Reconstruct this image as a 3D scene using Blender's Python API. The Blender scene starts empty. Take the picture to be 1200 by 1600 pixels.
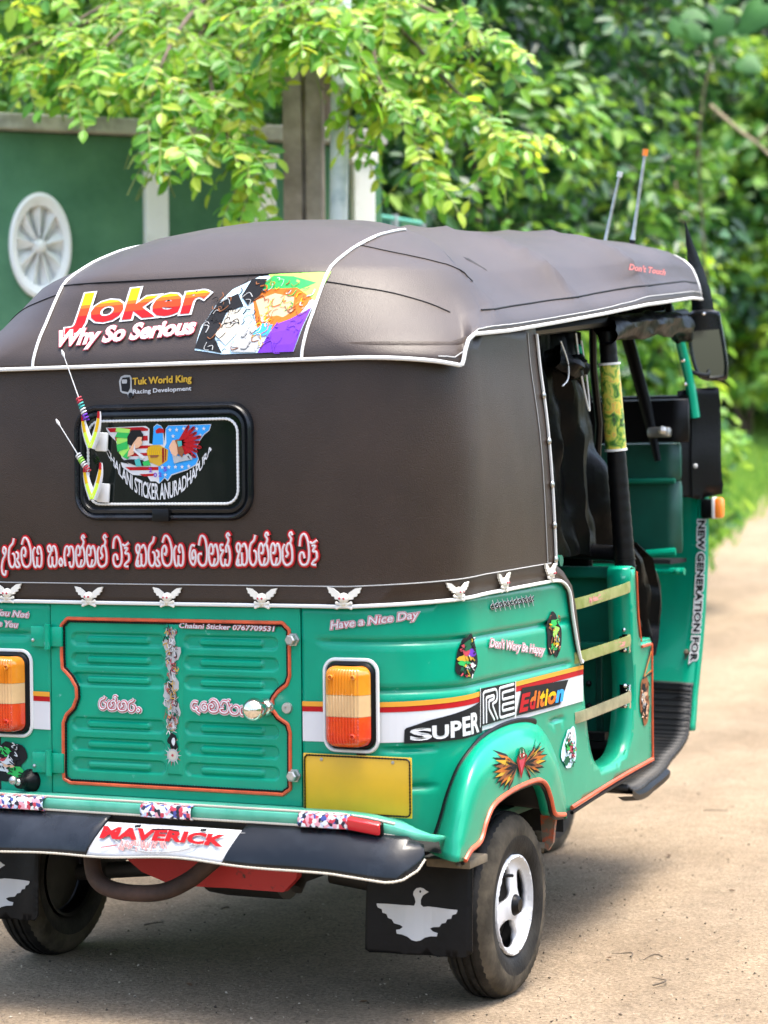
import bpy, bmesh, math, random
import numpy as np
from mathutils import Vector, Matrix, noise
from mathutils.geometry import delaunay_2d_cdt
from mathutils.bvhtree import BVHTree

scene = bpy.context.scene
COL = scene.collection
rad = math.radians
PI = math.pi

# ---------------------------------------------------------------- camera
F_PX, YAW, PITCH, ROLL = 3540.42, .4293, .0157, -.0095
CAM = Vector((2.4768, -4.2879, 1.1623))
fw = Vector((-math.sin(YAW)*math.cos(PITCH), math.cos(YAW)*math.cos(PITCH), -math.sin(PITCH)))
rt = Vector((math.cos(YAW), math.sin(YAW), 0))
up = rt.cross(fw)
rt2 = rt*math.cos(ROLL) + up*math.sin(ROLL)
up2 = -rt*math.sin(ROLL) + up*math.cos(ROLL)
cam_data = bpy.data.cameras.new('camera')
cam = bpy.data.objects.new('camera', cam_data)
COL.objects.link(cam)
cam.matrix_world = Matrix(((rt2.x, up2.x, -fw.x, CAM.x), (rt2.y, up2.y, -fw.y, CAM.y), (rt2.z, up2.z, -fw.z, CAM.z), (0, 0, 0, 1)))
cam_data.sensor_fit = 'VERTICAL'
cam_data.sensor_height = 36
cam_data.sensor_width = 27
cam_data.lens = F_PX/1600*36
cam_data.clip_start = .05
cam_data.clip_end = 400
cam_data.dof.use_dof = True
cam_data.dof.focus_distance = 5.15
cam_data.dof.aperture_fstop = 3.5
scene.camera = cam

# ---------------------------------------------------------------- light
SUN_EL, SUN_AZ = rad(77), rad(75)      # azimuth measured from +Y towards +X: hazy light from almost overhead, a little from the door side
world = bpy.data.worlds.new('World')
scene.world = world
world.use_nodes = True
wn = world.node_tree
bg = wn.nodes['Background']
sky = wn.nodes.new('ShaderNodeTexSky')
sky.sky_type = 'NISHITA'
sky.sun_disc = False
sky.sun_elevation = SUN_EL
sky.sun_rotation = SUN_AZ
sky.air_density = 1.0
sky.dust_density = 4.0
sky.ozone_density = 1.0
wn.links.new(sky.outputs[0], bg.inputs[0])
bg.inputs[1].default_value = .15
sun_data = bpy.data.lights.new('sun', 'SUN')
sun_data.energy = 1.5
sun_data.angle = rad(28)
sun_data.color = (1, .95, .86)
sun = bpy.data.objects.new('sun', sun_data)
COL.objects.link(sun)
sdir = Vector((math.sin(SUN_AZ)*math.cos(SUN_EL), math.cos(SUN_AZ)*math.cos(SUN_EL), math.sin(SUN_EL)))
sun.rotation_euler = sdir.to_track_quat('Z', 'Y').to_euler()
vs = scene.view_settings
vs.view_transform = 'Standard'
vs.look = 'None'
vs.exposure = 2.25
vs.gamma = 1
vs.use_curve_mapping = False

# ---------------------------------------------------------------- materials
def mat(name, col, rough=.5, metal=0, nscale=0, namt=0, bump=0, bscale=None, coat=0, spec=.5, trans=0, col2=None, emit=0, detail=4, alpha=1, island=None, translucent=0, thresh=None, bdist=.002):
    m = bpy.data.materials.new(name)
    m.use_nodes = True
    nt = m.node_tree
    b = nt.nodes['Principled BSDF']
    c4 = (col[0], col[1], col[2], 1)
    b.inputs['Base Color'].default_value = c4
    b.inputs['Roughness'].default_value = rough
    b.inputs['Metallic'].default_value = metal
    b.inputs['Specular IOR Level'].default_value = spec
    b.inputs['Coat Weight'].default_value = coat
    b.inputs['Coat Roughness'].default_value = .06
    b.inputs['Transmission Weight'].default_value = trans
    tc = nt.nodes.new('ShaderNodeTexCoord')
    if island:
        geo = nt.nodes.new('ShaderNodeNewGeometry')
        rp = nt.nodes.new('ShaderNodeValToRGB')
        els = rp.color_ramp.elements
        els[0].position = 0; els[0].color = (*island[0], 1)
        els[1].position = 1; els[1].color = (*island[-1], 1)
        for i, c in enumerate(island[1:-1]):
            e = els.new((i+1)/(len(island)-1)); e.color = (*c, 1)
        nt.links.new(geo.outputs['Random Per Island'], rp.inputs[0])
        nt.links.new(rp.outputs[0], b.inputs['Base Color'])
        if translucent:
            tl = nt.nodes.new('ShaderNodeBsdfTranslucent')
            hs = nt.nodes.new('ShaderNodeHueSaturation')
            hs.inputs['Value'].default_value = 1.3
            hs.inputs['Hue'].default_value = .485
            nt.links.new(rp.outputs[0], hs.inputs['Color'])
            nt.links.new(hs.outputs[0], tl.inputs[0])
            mx = nt.nodes.new('ShaderNodeMixShader')
            mx.inputs[0].default_value = translucent
            nt.links.new(b.outputs[0], mx.inputs[1]); nt.links.new(tl.outputs[0], mx.inputs[2])
            nt.links.new(mx.outputs[0], nt.nodes['Material Output'].inputs[0])
    elif namt or col2:
        n = nt.nodes.new('ShaderNodeTexNoise')
        n.inputs['Scale'].default_value = nscale
        n.inputs['Detail'].default_value = detail
        n.inputs['Roughness'].default_value = .62
        nt.links.new(tc.outputs['Object'], n.inputs['Vector'])
        rp = nt.nodes.new('ShaderNodeValToRGB')
        if col2 is None:
            k = 1-namt
            a = (col[0]*k, col[1]*k, col[2]*k, 1); d = tuple(min(1, x*(1+namt)) for x in col)+(1,)
        else:
            a = c4; d = (*col2, 1)
        t0, t1 = thresh if thresh else (.3, .7)
        rp.color_ramp.elements[0].position = t0; rp.color_ramp.elements[0].color = a
        rp.color_ramp.elements[1].position = t1; rp.color_ramp.elements[1].color = d
        nt.links.new(n.outputs['Fac'], rp.inputs[0])
        nt.links.new(rp.outputs[0], b.inputs['Base Color'])
    if bump:
        n2 = nt.nodes.new('ShaderNodeTexNoise')
        n2.inputs['Scale'].default_value = bscale or 60
        n2.inputs['Detail'].default_value = 3
        nt.links.new(tc.outputs['Object'], n2.inputs['Vector'])
        bp = nt.nodes.new('ShaderNodeBump')
        bp.inputs['Strength'].default_value = bump
        bp.inputs['Distance'].default_value = bdist
        nt.links.new(n2.outputs['Fac'], bp.inputs['Height'])
        nt.links.new(bp.outputs[0], b.inputs['Normal'])
    return m

M = {}
M['paint'] = mat('green_paint', (.0006, .250, .143), .28, nscale=5, namt=.12, coat=.17, spec=.2, bump=.12, bscale=9, bdist=.003)
def weather(m, dust=(.20, .17, .11), chip=(.10, .36, .27)):
    nt = m.node_tree; b = nt.nodes['Principled BSDF']; L = nt.links.new; tc = nt.nodes.new('ShaderNodeTexCoord')
    src = b.inputs['Base Color'].links[0].from_socket
    n = nt.nodes.new('ShaderNodeTexNoise'); n.inputs['Scale'].default_value = 26; n.inputs['Detail'].default_value = 9; n.inputs['Roughness'].default_value = .72; L(tc.outputs['Object'], n.inputs['Vector'])
    rp = nt.nodes.new('ShaderNodeValToRGB'); rp.color_ramp.elements[0].position = .655; rp.color_ramp.elements[1].position = .68; L(n.outputs['Fac'], rp.inputs[0])
    mx = nt.nodes.new('ShaderNodeMix'); mx.data_type = 'RGBA'; L(rp.outputs[0], mx.inputs[0]); L(src, mx.inputs[6]); mx.inputs[7].default_value = (*chip, 1)
    sp = nt.nodes.new('ShaderNodeSeparateXYZ'); L(tc.outputs['Object'], sp.inputs[0])
    n2 = nt.nodes.new('ShaderNodeTexNoise'); n2.inputs['Scale'].default_value = 7; n2.inputs['Detail'].default_value = 8; L(tc.outputs['Object'], n2.inputs['Vector'])
    mr = nt.nodes.new('ShaderNodeMapRange'); mr.inputs['From Min'].default_value = .58; mr.inputs['From Max'].default_value = .34; L(sp.outputs['Z'], mr.inputs['Value'])
    ml = nt.nodes.new('ShaderNodeMath'); ml.operation = 'MULTIPLY'; L(mr.outputs[0], ml.inputs[0]); L(n2.outputs['Fac'], ml.inputs[1])
    m3 = nt.nodes.new('ShaderNodeMath'); m3.operation = 'MULTIPLY'; m3.inputs[1].default_value = .13; L(ml.outputs[0], m3.inputs[0])
    mx2 = nt.nodes.new('ShaderNodeMix'); mx2.data_type = 'RGBA'; L(m3.outputs[0], mx2.inputs[0]); L(mx.outputs[2], mx2.inputs[6]); mx2.inputs[7].default_value = (*dust, 1)
    L(mx2.outputs[2], b.inputs['Base Color'])
weather(M['paint'])
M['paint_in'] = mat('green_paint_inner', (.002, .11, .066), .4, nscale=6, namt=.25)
M['paint_shade'] = mat('green_paint_with_shade', (.0012, .055, .034), .45, nscale=6, namt=.3)  # body green with the shade of the cab put into the colour
M['paint_pale'] = mat('pale_green_paint', (.045, .31, .20), .3, nscale=14, col2=(.11, .40, .28), thresh=(.35, .7), coat=.2)
M['vinyl'] = mat('brown_vinyl', (.032, .0200, .0136), .41, nscale=3, namt=.24, bump=.6, bscale=400, bdist=.0015, spec=.27)
M['vinyl2'] = mat('brown_vinyl_roof', (.039, .0275, .0215), .44, nscale=2.2, namt=.24, bump=.55, bscale=420, bdist=.0014, spec=.32)
M['rubber'] = mat('black_rubber', (.0035, .0035, .004), .42, spec=.18, nscale=20, namt=.3, bump=.3, bscale=90)
M['rubber_shine'] = mat('black_glossy_rubber', (.0035, .0045, .006), .27, spec=.34, nscale=7, col2=(.022, .026, .032), thresh=(.45, .8), bump=.25, bscale=14, bdist=.004)  # paler noise patches put smudges of gloss into the colour
M['tyre'] = mat('tyre_rubber', (.0045, .0043, .004), .65, nscale=13, col2=(.03, .027, .022), thresh=(.44, .78), bump=.5, bscale=120, spec=.25)
M['tyredust'] = mat('dusty_tyre_shoulder', (.035, .030, .022), .85, nscale=11, col2=(.12, .10, .072), thresh=(.35, .7), bump=.4, bscale=90, spec=.15)
M['bracketm'] = mat('chipped_orange_bracket', (.50, .08, .02), .6, nscale=30, col2=(.16, .13, .09), thresh=(.42, .55), bump=.4)
M['black'] = mat('black_plastic', (.003, .003, .0035), .4, spec=.18)
M['tarp'] = mat('black_tarpaulin', (.0022, .0024, .0026), .38, bump=.5, bscale=26, bdist=.006, spec=.07)
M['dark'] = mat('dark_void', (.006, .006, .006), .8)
M['white'] = mat('white_plastic', (.60, .60, .58), .4)
M['wheelwhite'] = mat('white_wheel_paint', (.56, .57, .58), .3, nscale=9, namt=.12, coat=.3)
M['sil'] = mat('chrome', (.75, .73, .68), .14, metal=1)
M['steel'] = mat('dull_steel', (.42, .42, .40), .4, metal=.9, nscale=30, namt=.3)
M['brass'] = mat('brass_bar', (.20, .24, .05), .3, metal=.35, nscale=26, col2=(.34, .36, .14), thresh=(.35, .65))
M['steelbar'] = mat('steel_bar', (.35, .34, .22), .3, metal=.6, nscale=26, namt=.3)
M['glass'] = mat('tinted_glass', (.004, .007, .006), .04, spec=.6)
M['clear'] = mat('clear_glass', (.85, .93, .88), .02, trans=1, spec=.4)
M['mirror'] = mat('mirror_glass', (.70, .80, .74), .02, metal=1)
M['amber'] = mat('amber_lens', (.60, .17, .008), .12, coat=.5, nscale=12, col2=(.70, .26, .02), thresh=(.3, .7))
M['clearlens'] = mat('clear_lens', (.58, .38, .19), .12, coat=.5, nscale=14, namt=.1)
M['redlens'] = mat('red_lens', (.56, .022, .006), .12, coat=.5, nscale=12, col2=(.66, .09, .01), thresh=(.35, .8))
M['red'] = mat('red_plastic', (.62, .02, .03), .3, coat=.3)
M['redrust'] = mat('red_chipped_paint', (.42, .008, .007), .5, nscale=22, col2=(.03, .012, .008), thresh=(.58, .66), bump=.3)
M['orange_trim'] = mat('orange_red_trim', (.50, .075, .025), .4, nscale=20, namt=.3)
M['orange'] = mat('orange_plastic', (.85, .22, .02), .3)
M['rust'] = mat('rusty_exhaust', (.05, .026, .018), .75, nscale=16, namt=.5, bump=.5)
M['axle'] = mat('oily_metal', (.02, .018, .016), .6, nscale=12, namt=.4, bump=.4)
M['mud'] = mat('muddy_metal', (.12, .095, .06), .8, nscale=14, namt=.5, bump=.4)
M['mat'] = mat('ribbed_mat', (.012, .012, .012), .6, nscale=6, col2=(.04, .032, .024), thresh=(.5, .75))
# flat prints
def flat(n, c, r=.6): M[n] = mat('print_'+n, c, r, spec=.15)
for n, c in dict(p_white=(.54, .54, .54), p_red=(.36, .006, .009), p_pink=(.62, .24, .22), p_yel=(.60, .36, .004), p_or=(.50, .12, .012), p_dred=(.22, .008, .008), p_blk=(.01, .01, .011), p_grn=(.03, .38, .08), p_lgrn=(.30, .62, .10), p_pur=(.13, .03, .38), p_blu=(.03, .28, .65), p_lblu=(.50, .66, .75), p_skin=(.62, .36, .22), p_gry=(.36, .36, .35), p_dgrn=(.01, .09, .04), p_teal=(.06, .35, .33), p_brn=(.22, .08, .03), p_gold=(.50, .30, .03), p_cream=(.46, .42, .34), p_rose=(.42, .05, .07), p_orline=(.42, .13, .02), p_yline=(.62, .28, .03), p_orr=(.46, .045, .01)).items(): flat(n, c)
M['reflect'] = mat('white_reflective_tape', (.74, .76, .76), .35, bump=.5, bscale=160)
M['plate'] = mat('yellow_number_plate', (.62, .345, .004), .4, nscale=5, col2=(.50, .30, .008), thresh=(.35, .65))
def glitter():
    m = bpy.data.materials.new('glitter_strip'); m.use_nodes = True; nt = m.node_tree; b = nt.nodes['Principled BSDF']
    tc = nt.nodes.new('ShaderNodeTexCoord'); v = nt.nodes.new('ShaderNodeTexVoronoi'); v.inputs['Scale'].default_value = 130
    nt.links.new(tc.outputs['Object'], v.inputs['Vector'])
    rp = nt.nodes.new('ShaderNodeValToRGB'); rp.color_ramp.interpolation = 'CONSTANT'
    sep = nt.nodes.new('ShaderNodeSeparateColor'); nt.links.new(v.outputs['Color'], sep.inputs[0]); nt.links.new(sep.outputs[0], rp.inputs[0])
    cs = [(.8, .8, .8), (.02, .02, .04), (.55, .05, .08), (.75, .75, .7), (.06, .08, .3), (.75, .35, .4), (.5, .6, .75)]
    e = rp.color_ramp.elements; e[0].color = (*cs[0], 1); e[1].position = 1/7; e[1].color = (*cs[1], 1)
    for i in range(2, 7): x = e.new(i/7); x.color = (*cs[i], 1)
    nt.links.new(rp.outputs[0], b.inputs['Base Color']); b.inputs['Roughness'].default_value = .15
    return m
M['glitter'] = glitter()

# ---------------------------------------------------------------- mesh helpers
def mk(name, V, Fc, m, parent=None, smooth=True, label=None, mats=None, mi=None, col=True):
    me = bpy.data.meshes.new(name)
    me.from_pydata([tuple(v) for v in V], [], [tuple(f) for f in Fc])
    for x in (mats or [m]): me.materials.append(x)
    if mi is not None: me.polygons.foreach_set('material_index', mi)
    if smooth:
        me.polygons.foreach_set('use_smooth', [True]*len(me.polygons))
        try: me.set_sharp_from_angle(angle=rad(38))
        except Exception: pass
    me.update()
    o = bpy.data.objects.new(name, me)
    COL.objects.link(o)
    if parent is not None: o.parent = parent
    if label: o['label'] = label
    return o

def thing(name, label, cat, loc=(0, 0, 0), group=None):
    o = bpy.data.objects.new(name, None); COL.objects.link(o)
    o.location = loc; o['label'] = label; o['category'] = cat; o.empty_display_size = .2
    if group: o['group'] = group
    return o
def tag(o, label, cat, group=None):
    o['label'] = label; o['category'] = cat
    if group: o['group'] = group
    return o

class MB:
    def __init__(s): s.v = []; s.f = []; s.mi = []; s.cur = 0
    def add(s, V, Fc):
        b = len(s.v); s.v += [Vector(v) for v in V]; s.f += [tuple(b+i for i in f) for f in Fc]; s.mi += [s.cur]*len(Fc)
    def box(s, c, d, rot=None, bev=0):
        c = Vector(c); x, y, z = (d[0]/2, d[1]/2, d[2]/2)
        bm = bmesh.new(); bmesh.ops.create_cube(bm, size=1)
        for v in bm.verts: v.co = Vector((v.co.x*2*x, v.co.y*2*y, v.co.z*2*z))
        if bev: bmesh.ops.bevel(bm, geom=bm.edges[:], offset=bev, segments=2, affect='EDGES', profile=.5)
        if rot is not None:
            for v in bm.verts: v.co = rot @ v.co
        bm.verts.index_update()
        s.add([v.co+c for v in bm.verts], [[v.index for v in f.verts] for f in bm.faces]); bm.free()
    def tube(s, P, r, n=8, flat=None, closed=False, caps=True, normal=None):
        """flat=(normalfun, ratio): squash the section along a given normal"""
        P = [Vector(p) for p in P]; N = len(P)
        if N < 2: return
        R = r if isinstance(r, (list, tuple)) else [r]*N
        b0 = len(s.v); V = []; up0 = None
        for i, p in enumerate(P):
            if closed: t = P[(i+1) % N]-P[i-1]
            else: t = P[min(i+1, N-1)]-P[max(i-1, 0)]
            if t.length < 1e-9: t = Vector((0, 0, 1))
            t.normalize()
            if normal is not None:
                nn = normal[i] if isinstance(normal, list) else normal
                a = Vector(nn); a = (a-t*a.dot(t)).normalized()
            else:
                if up0 is None: up0 = Vector((0, 0, 1)) if abs(t.z) < .9 else Vector((1, 0, 0))
                a = up0-t*up0.dot(t)
                if a.length < 1e-6: a = t.orthogonal()
                a.normalize(); up0 = a
            b = t.cross(a)
            k = flat if flat else 1
            for j in range(n):
                th = 2*PI*j/n
                V.append(p+a*(math.cos(th)*R[i]*k)+b*(math.sin(th)*R[i]))
        Fc = []
        for i in range(N if closed else N-1):
            i2 = (i+1) % N
            for j in range(n):
                j2 = (j+1) % n
                Fc.append((i*n+j, i*n+j2, i2*n+j2, i2*n+j))
        if caps and not closed:
            Fc.append(tuple(range(n))[::-1]); Fc.append(tuple((N-1)*n+j for j in range(n)))
        s.add(V, Fc)
    def lathe(s, prof, c, axis='x', n=40, a0=0, a1=2*PI, jit=None):
        """prof: list (radius, along axis)"""
        c = Vector(c); V = []; full = abs(a1-a0-2*PI) < 1e-6; m = n if full else n+1
        for i in range(m):
            th = a0+(a1-a0)*i/n
            for k, (r, h) in enumerate(prof):
                j_ = jit(i, k) if jit else (0, 0); rr = r+j_[0]; h_ = h+j_[1]
                if axis == 'x': V.append(c+Vector((h_, rr*math.cos(th), rr*math.sin(th))))
                elif axis == 'y': V.append(c+Vector((rr*math.cos(th), h, rr*math.sin(th))))
                else: V.append(c+Vector((rr*math.cos(th), rr*math.sin(th), h)))
        K = len(prof); Fc = []
        for i in range(n):
            i2 = (i+1) % m
            for k in range(K-1): Fc.append((i*K+k, i*K+k+1, i2*K+k+1, i2*K+k))
        s.add(V, Fc)
    def sphere(s, c, r, n=12, sc=(1, 1, 1)):
        c = Vector(c); V = []; Fc = []; h = n//2
        for i in range(h+1):
            a = PI*i/h
            for j in range(n):
                b = 2*PI*j/n
                V.append(c+Vector((r*sc[0]*math.sin(a)*math.cos(b), r*sc[1]*math.sin(a)*math.sin(b), r*sc[2]*math.cos(a))))
        for i in range(h):
            for j in range(n): Fc.append((i*n+j, (i+1)*n+j, (i+1)*n+(j+1) % n, i*n+(j+1) % n))
        s.add(V, Fc)
    def grid(s, rows, flip=False):
        K = len(rows[0]); V = [p for r in rows for p in r]; Fc = []
        for i in range(len(rows)-1):
            for j in range(K-1):
                f = (i*K+j, i*K+j+1, (i+1)*K+j+1, (i+1)*K+j)
                Fc.append(f[::-1] if flip else f)
        s.add(V, Fc)
    def prism(s, loop, fn, t0, t1):
        """extrude a 2-D outline: fn(u,v,t)->3-D"""
        n = len(loop)
        tris = tri_region([loop], None)
        P, T = tris
        s.add([fn(p[0], p[1], t1) for p in P], T)
        s.add([fn(p[0], p[1], t0) for p in P], [t[::-1] for t in T])
        V = [fn(p[0], p[1], t0) for p in loop]+[fn(p[0], p[1], t1) for p in loop]
        s.add(V, [(i, (i+1) % n, n+(i+1) % n, n+i) for i in range(n)])
    def build(s, name, m, parent=None, smooth=True, label=None, mats=None):
        return mk(name, s.v, s.f, m, parent, smooth, label, mats, s.mi if mats else None)

def pip(P, loops):
    P = np.asarray(P); ins = np.zeros(len(P), bool)
    for L in loops:
        L = np.asarray(L); A = L; B = np.roll(L, -1, 0)
        for (x0, y0), (x1, y1) in zip(A, B):
            c = ((y0 > P[:, 1]) != (y1 > P[:, 1]))
            if y1 != y0:
                xi = (x1-x0)*(P[:, 1]-y0)/(y1-y0)+x0
                ins ^= c & (P[:, 0] < xi)
    return ins
def densify(L, step):
    o = []
    for a, b in zip(L, L[1:]+L[:1]):
        d = math.hypot(b[0]-a[0], b[1]-a[1]); n = max(1, int(math.ceil(d/step)))
        for i in range(n): o.append((a[0]+(b[0]-a[0])*i/n, a[1]+(b[1]-a[1])*i/n))
    return o
def tri_region(loops, step, extra_rows=None, extra_cols=None):
    loops = [[(float(a), float(b)) for a, b in L] for L in loops]
    if step: loops = [densify(L, step) for L in loops]
    V = []; E = []
    for L in loops:
        b = len(V); V += L; E += [(b+i, b+(i+1) % len(L)) for i in range(len(L))]
    if step:
        A = np.array(V); x0, y0 = A.min(0); x1, y1 = A.max(0)
        xs = list(np.arange(x0+step*.5, x1, step)); ys = list(np.arange(y0+step*.5, y1, step))
        if extra_rows: ys = sorted([y for y in ys if min(abs(y-e) for e in extra_rows) > step*.3]+list(extra_rows))
        G = np.array([(x, y) for y in ys for x in xs])
        if len(G):
            G = G[pip(G, loops)]
            if len(G) and len(A)*len(G) < 6e7:
                d = np.full(len(G), 9.)
                for a in A: d = np.minimum(d, np.abs(G-a).max(1))
                G = G[d > step*.3]
            V += [tuple(g) for g in G]
    r = delaunay_2d_cdt([Vector(v) for v in V], E, [], 0, 1e-7)
    P = [(v.x, v.y) for v in r[0]]; T = [tuple(f) for f in r[2]]
    if not T: return P, T
    Pn = np.array(P); c = np.array([Pn[list(t)].mean(0) for t in T]); k = pip(c, loops)
    out = []
    for t, ok in zip(T, k):
        if ok:
            a, b, d = Pn[t[0]], Pn[t[1]], Pn[t[2]]
            ar = (b[0]-a[0])*(d[1]-a[1])-(b[1]-a[1])*(d[0]-a[0])
            out.append(t if ar > 0 else t[::-1])
    return P, out
def spline(P, n=6, closed=False):
    P = [Vector(p) for p in P]; N = len(P); o = []
    for i in range(N if closed else N-1):
        if closed: a, b, c, d = P[i-1], P[i], P[(i+1) % N], P[(i+2) % N]
        else: a, b, c, d = P[max(i-1, 0)], P[i], P[i+1], P[min(i+2, N-1)]
        for k in range(n):
            t = k/n
            o.append(.5*((2*b)+(c-a)*t+(2*a-5*b+4*c-d)*t*t+(3*b-a-3*c+d)*t**3))
    if not closed: o.append(P[-1])
    return o
def interp(x, xs, ys): return float(np.interp(x, xs, ys))
def rrect(x0, z0, x1, z1, r, n=6):
    o = []
    for cx, cz, a in ((x1-r, z1-r, 0), (x0+r, z1-r, 90), (x0+r, z0+r, 180), (x1-r, z0+r, 270)):
        for i in range(n+1):
            t = rad(a+90*i/n); o.append((cx+r*math.cos(t), cz+r*math.sin(t)))
    return o
def circ(cx, cz, r, n=16, rz=None): return [(cx+r*math.cos(2*PI*i/n), cz+(rz or r)*math.sin(2*PI*i/n)) for i in range(n)]

# ---------------------------------------------------------------- body surface: (s = way round from the middle of the tail, z) -> 3-D
HW, RC = .63, .20
def outl(s, off=0, hw=HW, R=RC):
    sg = 1 if s >= 0 else -1; a = abs(s); fl = hw-R
    if a < fl: x, y, nx, ny = a, 0, 0, -1
    elif a < fl+R*PI/2:
        t = (a-fl)/R; x = fl+R*math.sin(t); y = R-R*math.cos(t); nx, ny = math.sin(t), -math.cos(t)
    else: x = hw; y = R+a-fl-R*PI/2; nx, ny = 1, 0
    return sg*(x+nx*off), y+ny*off, sg*nx, ny
S2Y = HW-RC+RC*PI/2-RC            # side: Y = s - S2Y
def SY(y): return y+S2Y
def groove(z, zc, w=.010, d=.0075):
    t = abs(z-zc)/w
    return -d*(1-t*t)**2 if t < 1 else 0
def fade(s, a, b, w=.03):
    return max(0, min(1, (s-a)/w))*max(0, min(1, (b-s)/w))
def relief(s, z):
    a = abs(s)
    h = groove(z, .815)*fade(a, .35, 1.36)+groove(z, .713)*fade(a, .46, 1.36)+groove(z, .587)*fade(a, 1.20, 1.31)+groove(z, .590)*fade(a, .49, .63)+groove(z, .510)*fade(a, .49, .62)
    return h
def body(s, z, off=0):
    x, y, _, _ = outl(s, off+relief(s, z)+.0011*noise.noise(Vector((s*8, z*9, 0)))-.0004); return Vector((x, y, z))
def bodyn(s): _, _, nx, ny = outl(s); return Vector((nx, ny, 0))
def smoothb(s, z, off=0): x, y, _, _ = outl(s, off); return Vector((x, y, z))
def curt(s, z, off=0):
    """canopy cloth hangs a few mm outside the steel, a little fuller half way up"""
    k = .004+.010*math.sin(PI*max(0, min(1, (z-.93)/.48)))*(1 if abs(s) < 1.3 else 1)
    k += .0028*noise.noise(Vector((s*5, z*4, 2)))+.0012*noise.noise(Vector((s*16, z*7, 5)))
    x, y, _, _ = outl(s, off+k+.001); return Vector((x, y, z))
def sheet(name, loops, mapf, m, off=0, step=None, parent=None, thick=0, rows=None, label=None):
    P, T = tri_region(loops, step, rows)
    o = mk(name, [mapf(p[0], p[1], off) for p in P], [t for t in T], m, parent, True, label)
    if thick:
        md = o.modifiers.new('thickness', 'SOLIDIFY'); md.thickness = thick; md.offset = -1
    return o

TEXTC = {}
def text2d(txt, bold=0., shear=0., space=1.):
    k = (txt, bold, shear, space)
    if k in TEXTC: return TEXTC[k]
    cu = bpy.data.curves.new('t', 'FONT'); cu.body = txt; cu.size = 1; cu.offset = bold; cu.shear = shear; cu.space_character = space; cu.resolution_u = 3
    o = bpy.data.objects.new('t', cu); COL.objects.link(o)
    bpy.context.view_layer.update()
    me = bpy.data.meshes.new_from_object(o.evaluated_get(bpy.context.evaluated_depsgraph_get()))
    V = np.array([(v.co.x, v.co.y) for v in me.vertices]); Fc = [tuple(p.vertices) for p in me.polygons]
    bpy.data.objects.remove(o); bpy.data.meshes.remove(me); bpy.data.curves.remove(cu)
    TEXTC[k] = (V, Fc); return V, Fc
class Decal:
    """flat print laid on a surface, one mesh, several inks, each layer a fraction of a millimetre above the last"""
    def __init__(s, mapf, base=.0020, dl=.0003): s.v = []; s.f = []; s.mi = []; s.m = []; s.mapf = mapf; s.base = base; s.dl = dl
    def ink(s, m):
        if M[m] not in s.m: s.m.append(M[m])
        return s.m.index(M[m])
    def raw(s, P, T, m, layer):
        b = len(s.v); off = s.base+s.dl*layer
        s.v += [s.mapf(p[0], p[1], off) for p in P]; s.f += [tuple(b+i for i in t) for t in T]; s.mi += [s.ink(m)]*len(T)
    def poly(s, loop, m, layer=0, step=None, holes=()):
        P, T = tri_region([loop]+list(holes), step); s.raw(P, T, m, layer); return s
    def text(s, txt, p0, p1, cap, m, layer=0, bold=0., shear=0., space=1., ref=None, bands=None):
        V, Fc = text2d(txt, bold, shear, space)
        V0, _ = text2d(txt, 0., shear, space) if ref is None else text2d(ref, 0., shear, space)
        xa, xb = V0[:, 0].min(), V0[:, 0].max()
        d = (p1[0]-p0[0], p1[1]-p0[1]); L = math.hypot(*d); ex = (d[0]/L, d[1]/L); ez = (-ex[1], ex[0])
        kx = L/(xb-xa); kz = cap/.72
        P = [(p0[0]+ex[0]*(x-xa)*kx+ez[0]*y*kz, p0[1]+ex[1]*(x-xa)*kx+ez[1]*y*kz) for x, y in V]
        if bands:
            # bands: [(y_top_fraction, ink)...]; cut the letters in horizontal strips
            bm = bmesh.new(); vs_ = [bm.verts.new((V[i][0], V[i][1], 0)) for i in range(len(V))]
            for f in Fc:
                try: bm.faces.new([vs_[i] for i in f])
                except ValueError: pass
            for y, _ in bands[:-1]:
                bmesh.ops.bisect_plane(bm, geom=bm.verts[:]+bm.edges[:]+bm.faces[:], plane_co=(0, y, 0), plane_no=(0, 1, 0))
            bm.verts.index_update(); W = [(v.co.x, v.co.y) for v in bm.verts]
            P = [(p0[0]+ex[0]*(x-xa)*kx+ez[0]*y*kz, p0[1]+ex[1]*(x-xa)*kx+ez[1]*y*kz) for x, y in W]
            b = len(s.v); off = s.base+s.dl*layer
            s.v += [s.mapf(p[0], p[1], off) for p in P]
            for f in bm.faces:
                cy = f.calc_center_median().y
                ink = next((k for y, k in bands if cy < y), bands[-1][1])
                s.f.append(tuple(b+v.index for v in f.verts)); s.mi.append(s.ink(ink))
            bm.free(); return s
        s.raw(P, Fc, m, layer); return s
    def line(s, P, w, m, layer=0, closed=False, smooth=0):
        """stroke of width w: low rounded ridge so that crossings never lie in one plane"""
        if smooth: P = [(p[0], p[1]) for p in spline([(a, b, 0) for a, b in P], smooth, closed)]
        mb = MB(); off = s.base+s.dl*layer
        Q = [s.mapf(a, b, off) for a, b in P]
        nrm = [(s.mapf(a, b, off+.01)-s.mapf(a, b, off)).normalized() for a, b in P]
        mb.tube(Q, w/2, 6, flat=.0009/(w/2) if w > .002 else .6, closed=closed, normal=nrm)
        b = len(s.v); s.v += mb.v; s.f += [tuple(b+i for i in f) for f in mb.f]; s.mi += [s.ink(m)]*len(mb.f); return s
    def build(s, name, parent, label=None):
        return mk(name, s.v, s.f, None, parent, False, label, s.m, s.mi)
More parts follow.
